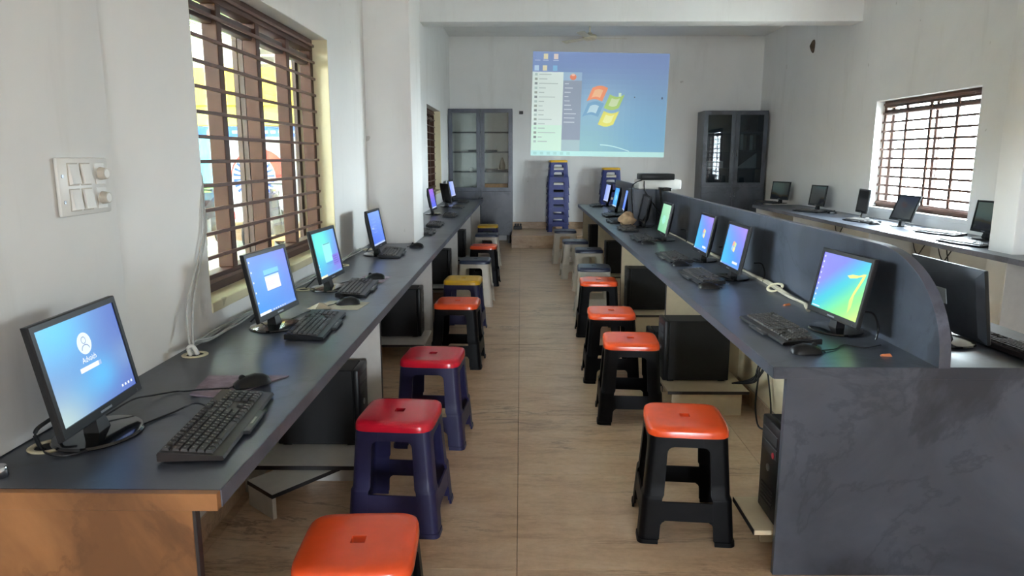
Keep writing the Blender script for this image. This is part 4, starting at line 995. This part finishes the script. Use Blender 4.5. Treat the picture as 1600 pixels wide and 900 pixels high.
item('flat_book', 'book_dark', (-.62, 12.6, on_shelf(1)), (-.40, 12.85, on_shelf(1) + .05), 'dark flat book on the second lowest shelf of the left cabinet', 'book')
item('flat_book', 'book_dark', (-.40, 12.6, on_shelf(1) + .0), (-.24, 12.85, on_shelf(1) + .035), 'thin dark book to the right on the second lowest cabinet shelf', 'book')
item('flat_book', 'book_dark', (-.62, 12.6, on_shelf(2)), (-.42, 12.85, on_shelf(2) + .03), 'slim dark book on the third shelf of the left cabinet, right door', 'book')
item('flat_book', 'book_dark', (-.92, 12.6, on_shelf(2)), (-.76, 12.85, on_shelf(2) + .03), 'slim dark book on the third shelf of the left cabinet, left door', 'book')
item('tan_folder', 'book_tan', (-.64, 12.6, on_shelf(0)), (-.24, 12.85, on_shelf(0) + .125), 'tan folder pile on the lowest glass shelf of the left cabinet', 'folder')
m = MB(); m.lathe([(0, 0), (.05, 0), (.055, .06), (.04, .12), (.012, .2), (.0, .21)], 18); tag(m.build('paper_cone', 'paper', None, (-.33, 12.75, on_shelf(1) + .036)), 'pale paper cone standing on a book in the left cabinet', 'ornament')
cable('black_cable', [(-.92, 12.62, on_shelf(0) + .004), (-.86, 12.6, on_shelf(0) + .07), (-.80, 12.62, on_shelf(0) + .05), (-.82, 12.65, on_shelf(0) + .004), (-.9, 12.68, on_shelf(0) + .004)], .005, 'black_cable', 'coiled black lead on the lowest glass shelf of the left cabinet')
item('small_box', 'white_plastic', (-.90, 12.6, on_shelf(1)), (-.84, 12.68, on_shelf(1) + .07), 'small white box on the second lowest shelf, left door of the left cabinet', 'box')
cab2, zs, H = cabinet(3.12, 4.19, 12.42, .30, 2.25, 'tall dark cabinet with smoked glass doors in the far right corner', 'smoked_glass', True)
_r = Matrix.Rotation(R(-1.6), 4, 'Z'); _c = Vector((3.12, YB - .006, 0)); cab2.rotation_euler = (0, 0, R(-1.6)); cab2.location = _c - _r @ _c
t = thing('trophy', 'dark trophy figure on the top shelf of the right cabinet', 'trophy', (3.94, 12.68, on_shelf(3)))
m = MB(); m.rbox((-.08, -.075, 0), (.08, .075, .03), .004, 1); m.build('base', 'book_dark', t)
m = MB(); m.lathe([(0, .031), (.03, .031), (.025, .08), (.012, .11), (.03, .17), (.02, .23), (0, .24)], 16); m.build('figure', 'book_dark', t)
for k in range(6):
    item('file_folder', ['white_laminate', 'paper', 'book_dark'][k % 3], (3.78 + k * .055, 12.56, on_shelf(2)), (3.825 + k * .055, 12.85, on_shelf(2) + .27 - .02 * (k % 2)), '%s upright file from the left on the third shelf of the right cabinet' % ['first', 'second', 'third', 'fourth', 'fifth', 'sixth'][k], 'file')
m = MB(); m.prism([(3.74, on_shelf(1)), (4.08, on_shelf(1)), (4.08, on_shelf(1) + .26)], 'y', 12.6, 12.62); tag(m.build('white_board', 'white_laminate', smooth=0), 'white triangular board leaning in the right cabinet', 'board')
item('paper_stack', 'white_laminate', (3.22, 12.56, on_shelf(1)), (3.5, 12.85, on_shelf(1) + .12), 'stack of white paper behind the left door of the right cabinet', 'paper')
# black adapter left on the platform beside the cabinet
t = thing('floor_adapter', 'black plug strip on the platform beside the left cabinet', 'adapter', (0, 0, 0))
m = MB(); m.rbox((-.13, 12.80, .214), (.02, 12.9, .27), .006, 1); m.build('strip', 'black_plastic', t)
for k in range(3):
    m = MB(); m.rbox((-.11 + k * .045, 12.82, .27), (-.08 + k * .045, 12.87, .315), .004, 1); m.build('plug', 'black_plastic', t)

# ------------------------------------------------------------------ desktop picture on the back wall: glowing panel, projector light painted in
def projected():
    Y = YB - .003
    C = [(.17, 1.524), (2.546, 1.49), (2.589, 3.265), (.206, 3.311)]
    def W_(u, v, d=0):
        a = [lerp(C[0][i], C[1][i], u) for i in (0, 1)]; b = [lerp(C[3][i], C[2][i], u) for i in (0, 1)]
        return (lerp(a[0], b[0], v), Y - d, lerp(a[1], b[1], v))
    m = MB(); nx, ny = 26, 20
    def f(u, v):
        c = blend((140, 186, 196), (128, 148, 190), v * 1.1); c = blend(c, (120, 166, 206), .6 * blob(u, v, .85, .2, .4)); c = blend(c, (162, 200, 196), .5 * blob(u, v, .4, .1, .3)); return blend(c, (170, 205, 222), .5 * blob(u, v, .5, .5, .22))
    for i in range(nx):
        for j in range(ny):
            u0, u1, v0, v1 = i / nx, (i + 1) / nx, j / ny, (j + 1) / ny
            m.add([W_(u0, v0), W_(u1, v0), W_(u1, v1), W_(u0, v1)], [(0, 1, 2, 3)], 0, lin(f((u0 + u1) / 2, (v0 + v1) / 2)))
    o = tag(m.build('glowing_picture_panel', 'painted_projection', smooth=0), 'computer desktop picture with start menu and four-colour flag painted as projector light on the back wall', 'projection')
    g = MB(); q = [0]
    def poly(P, c):
        q[0] += 1; d = .0004 + .00003 * q[0]
        g.add([W_(u, v, d) for u, v in P], [list(range(len(P)))], 0, lin(c))
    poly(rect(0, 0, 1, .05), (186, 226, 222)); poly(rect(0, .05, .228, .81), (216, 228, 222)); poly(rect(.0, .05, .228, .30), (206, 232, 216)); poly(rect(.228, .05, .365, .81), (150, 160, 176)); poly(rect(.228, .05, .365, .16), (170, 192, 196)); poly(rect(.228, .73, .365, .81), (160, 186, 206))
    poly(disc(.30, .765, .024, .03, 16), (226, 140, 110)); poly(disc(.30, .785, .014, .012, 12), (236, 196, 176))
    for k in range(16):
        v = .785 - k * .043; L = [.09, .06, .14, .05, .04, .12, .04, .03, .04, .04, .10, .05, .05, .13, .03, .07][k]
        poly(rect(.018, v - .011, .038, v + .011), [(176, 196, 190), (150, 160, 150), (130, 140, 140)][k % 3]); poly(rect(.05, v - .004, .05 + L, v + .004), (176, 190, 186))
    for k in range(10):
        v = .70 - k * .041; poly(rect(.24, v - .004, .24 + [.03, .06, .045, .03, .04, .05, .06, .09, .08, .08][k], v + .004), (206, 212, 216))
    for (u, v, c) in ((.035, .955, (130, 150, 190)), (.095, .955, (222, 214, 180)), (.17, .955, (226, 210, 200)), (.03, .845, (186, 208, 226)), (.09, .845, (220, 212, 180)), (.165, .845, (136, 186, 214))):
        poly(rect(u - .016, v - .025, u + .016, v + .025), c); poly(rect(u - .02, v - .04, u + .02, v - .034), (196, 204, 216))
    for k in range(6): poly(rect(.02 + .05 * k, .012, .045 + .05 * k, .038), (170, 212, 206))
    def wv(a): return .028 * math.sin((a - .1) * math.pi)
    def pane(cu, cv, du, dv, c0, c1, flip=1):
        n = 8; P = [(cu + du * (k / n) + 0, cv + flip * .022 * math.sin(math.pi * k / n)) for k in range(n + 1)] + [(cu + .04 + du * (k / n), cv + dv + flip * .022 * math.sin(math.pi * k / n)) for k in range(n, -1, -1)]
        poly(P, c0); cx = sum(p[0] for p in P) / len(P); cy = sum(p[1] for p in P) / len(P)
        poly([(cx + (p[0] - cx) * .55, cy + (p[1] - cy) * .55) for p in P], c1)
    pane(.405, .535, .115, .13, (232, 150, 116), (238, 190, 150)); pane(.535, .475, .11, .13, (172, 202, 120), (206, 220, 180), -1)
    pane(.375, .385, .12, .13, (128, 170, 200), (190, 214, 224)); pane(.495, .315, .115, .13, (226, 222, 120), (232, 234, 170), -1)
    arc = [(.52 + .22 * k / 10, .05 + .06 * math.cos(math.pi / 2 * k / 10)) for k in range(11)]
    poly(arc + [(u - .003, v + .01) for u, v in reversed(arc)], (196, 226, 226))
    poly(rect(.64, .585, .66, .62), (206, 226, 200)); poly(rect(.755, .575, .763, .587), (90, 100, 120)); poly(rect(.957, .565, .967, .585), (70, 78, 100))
    g.build('picture_graphics', 'painted_projection', o, smooth=0)
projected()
# ------------------------------------------------------------------ courtyard seen through the left window
t = thing('courtyard_building', 'yellow building with lime band and pale railing across the courtyard', 'building')
def part(nm, mat, a, b, par=t, r=.004):
    m = MB(); m.rbox(a, b, r, 1); return m.build(nm, mat, par)
part('lower_wall', 'cream_plaster', (-10, 13.2, -.02), (-1.8, 13.5, 2.06)); part('lime_band', 'lime_paint', (-10, 13.12, 2.06), (-1.8, 13.5, 2.40)); part('yellow_band', 'yellow_paint', (-10, 12.95, 2.40), (-1.8, 13.5, 3.05))
part('side_shade_wall', 'yellow_paint', (-10.5, -9, -.02), (-10.2, 13.5, 2.7)); part('end_shade_wall', 'cream_plaster', (-10.5, -9.3, -.02), (-1.5, -9, 3.74)); part('plinth', 'step_marble', (-10, 13.0, -.02), (-1.8, 13.2, .30))  # side and end walls added out of view to dim the courtyard
for k in range(4): part('railing', 'white_plastic', (-10, 13.05, 3.12 + k * .13), (-1.8, 13.08, 3.15 + k * .13))
for k in range(9): part('railing_post', 'grey_plastic', (-9.9 + k, 13.04, 3.05), (-9.85 + k, 13.09, 3.62))
part('upper_wall', 'grey_plastic', (-10, 14.6, 2.4), (-1.8, 14.8, 4.6)); part('veranda_window', 'book_dark', (-5.6, 14.56, 2.9), (-4.7, 14.6, 3.6))
m = MB()
for k in range(80):
    x = -10 + k * .107; m.box((x, -9.0, 3.75 + (.03 if k % 2 else 0)), (x + .107, 15.0, 3.77 + (.03 if k % 2 else 0)))
tag(m.build('canopy_roof', 'green_sheet', smooth=0), 'green corrugated sheet roof over the courtyard', 'roof')  # roof carried on past its visible end to shade the courtyard
def mural():
    o = thing('wall_mural', 'blue painted wall mural with a colourful figure beside the emblem across the courtyard', 'mural', (0, 13.195, 0))
    m = MB(); m.rbox((-6.6, -.02, .32), (-3.2, 0, 2.04), .003, 1); m.build('board', 'white_plastic', o)
    g = MB(); q = [0]
    def poly(P, c): q[0] += 1; g.add([(x, -.0205 - .0005 * q[0], z) for x, z in P], [list(range(len(P)))], 0, lin(c))
    D = lambda x, z, a, b, n=26: [(x + a * math.cos(2 * math.pi * i / n), z + b * math.sin(2 * math.pi * i / n)) for i in range(n)]
    poly(rect(-6.6, .32, -5.36, 1.9), (96, 190, 226)); poly(rect(-6.6, .32, -5.36, 1.0), (120, 196, 90)); poly(rect(-6.6, 1.86, -3.2, 2.04), (50, 96, 190)); poly(rect(-5.36, .32, -3.2, 1.86), (176, 180, 186))
    poly(D(-5.62, 1.92, .10, .09), (236, 130, 96)); poly(D(-5.54, 1.5, .14, .16), (40, 90, 130)); poly(D(-5.50, 1.47, .07, .09), (206, 180, 60))
    poly([(-5.62, 1.28), (-5.40, 1.28), (-5.36, .45), (-5.56, .40)], (226, 96, 70)); poly(D(-5.48, 1.25, .10, .11), (220, 160, 110)); poly([(-5.66, 1.05), (-5.56, 1.12), (-5.52, .85), (-5.38, .72), (-5.36, .62), (-5.62, .62), (-5.70, .75)], (48, 130, 214))
    poly(rect(-5.55, .36, -5.30, .5), (216, 70, 60))
    for k in range(14):
        x = -5.25 + k * .14; poly(rect(x, 1.92, x + .09, 1.97), (226, 234, 244))
    # tricolour ring with a blue spoked wheel
    cx, cz = -4.80, 1.12
    def sector(a0, a1, r0, r1, c, n=14):
        poly([(cx + r1 * math.cos(lerp(a0, a1, k / n)), cz + r1 * math.sin(lerp(a0, a1, k / n))) for k in range(n + 1)] + [(cx + r0 * math.cos(lerp(a0, a1, k / n)), cz + r0 * math.sin(lerp(a0, a1, k / n))) for k in range(n, -1, -1)], c)
    sector(R(0), R(180), .0, .53, (222, 66, 56)); sector(R(-50), R(0), .0, .53, (240, 244, 244)); sector(R(180), R(230), .0, .53, (240, 244, 244)); sector(R(-130), R(-50), .0, .53, (60, 140, 76))
    poly(D(cx - .1, cz, .40, .44), (232, 240, 248))
    for k in range(24):
        a = R(15 * k + 3); b = R(15 * k + 10); poly([(cx - .1 + .05 * math.cos(a), cz + .05 * math.sin(a)), (cx - .1 + .38 * math.cos(a), cz + .42 * math.sin(a)), (cx - .1 + .38 * math.cos(b), cz + .42 * math.sin(b))], (46, 84, 190))
    g.build('painting', 'painted_print', o, smooth=0)
mural()
def bike(x, y, rz, label):
    t = thing('parked_motorbike', label, 'motorbike', (x, y, -.02), R(rz), 'motorbikes parked in the courtyard')
    for xx in (-.62, .62):
        m = MB(); rings = []
        for k in range(21):
            a = 2 * math.pi * k / 20; rings.append([(xx + (.27 + .045 * math.cos(b)) * math.cos(a), .045 * math.sin(b), .3 + (.27 + .045 * math.cos(b)) * math.sin(a)) for b in (2 * math.pi * i / 8 for i in range(8))])
        m.loft(rings, cap=False); m.build('tyre', 'rubber', t)
        m = MB(); m.cyl((xx, -.04, .3), (xx, .04, .3), .2, n=18); m.build('wheel_rim', 'steel', t)
    m = MB(); m.loft([[(-.75, -.06, .62), (-.75, .06, .62), (-.75, .06, .72), (-.75, -.06, .72)], [(-.3, -.12, .5), (-.3, .12, .5), (-.3, .12, .72), (-.3, -.12, .72)], [(.2, -.14, .5), (.2, .14, .5), (.2, .13, .92), (.2, -.13, .92)], [(.45, -.06, .6), (.45, .06, .6), (.45, .05, .9), (.45, -.05, .9)]]); m.build('body', 'bike_body', t)
    m = MB(); m.rbox((-.7, -.12, .73), (.05, .12, .82), .03, 2); m.build('saddle', 'seat_vinyl', t)
    m = MB(); m.rbox((-.2, -.15, .22), (.25, .15, .52), .03, 2); m.build('engine', 'steel', t)
    m = MB(); m.tube([(.62, -.05, .3), (.42, -.05, .98)], .02); m.tube([(.62, .05, .3), (.42, .05, .98)], .02); m.build('fork', 'steel', t)
    m = MB(); m.tube(smooth_path([(.3, -.36, 1.05), (.4, -.15, 1.06), (.4, .15, 1.06), (.3, .36, 1.05)]), .016); m.build('handlebar', 'black_plastic', t)
    m = MB(); m.cyl((.46, 0, .9), (.56, 0, .9), .08, .07, n=16); m.build('headlamp', 'chrome', t)
    m = MB(); m.tube([(0, .12, 0.0), (.0, .14, .3)], .014); m.build('stand', 'steel', t)
bike(-5.3, 11.95, 92, 'dark motorbike parked under the spoked-wheel emblem')
bike(-4.3, 11.95, 88, 'dark motorbike parked right of the emblem across the courtyard')
bike(-4.75, 9.9, 100, 'grey motorbike parked nearer the window in the courtyard')
t = thing('courtyard_bench', 'pale wooden bench in the courtyard by the window', 'bench', (-3.0, 9.75, -.02))
m = MB(); m.rbox((-.6, -.2, .40), (.6, .2, .44), .006, 1); m.build('seat', 'bench_wood', t)
for (a, b) in ((-.5, -.15), (.5, -.15), (-.5, .15), (.5, .15)):
    m = MB(); m.rbox((a - .03, b - .03, 0), (a + .03, b + .03, .40), .004, 1); m.build('leg', 'bench_wood', t)
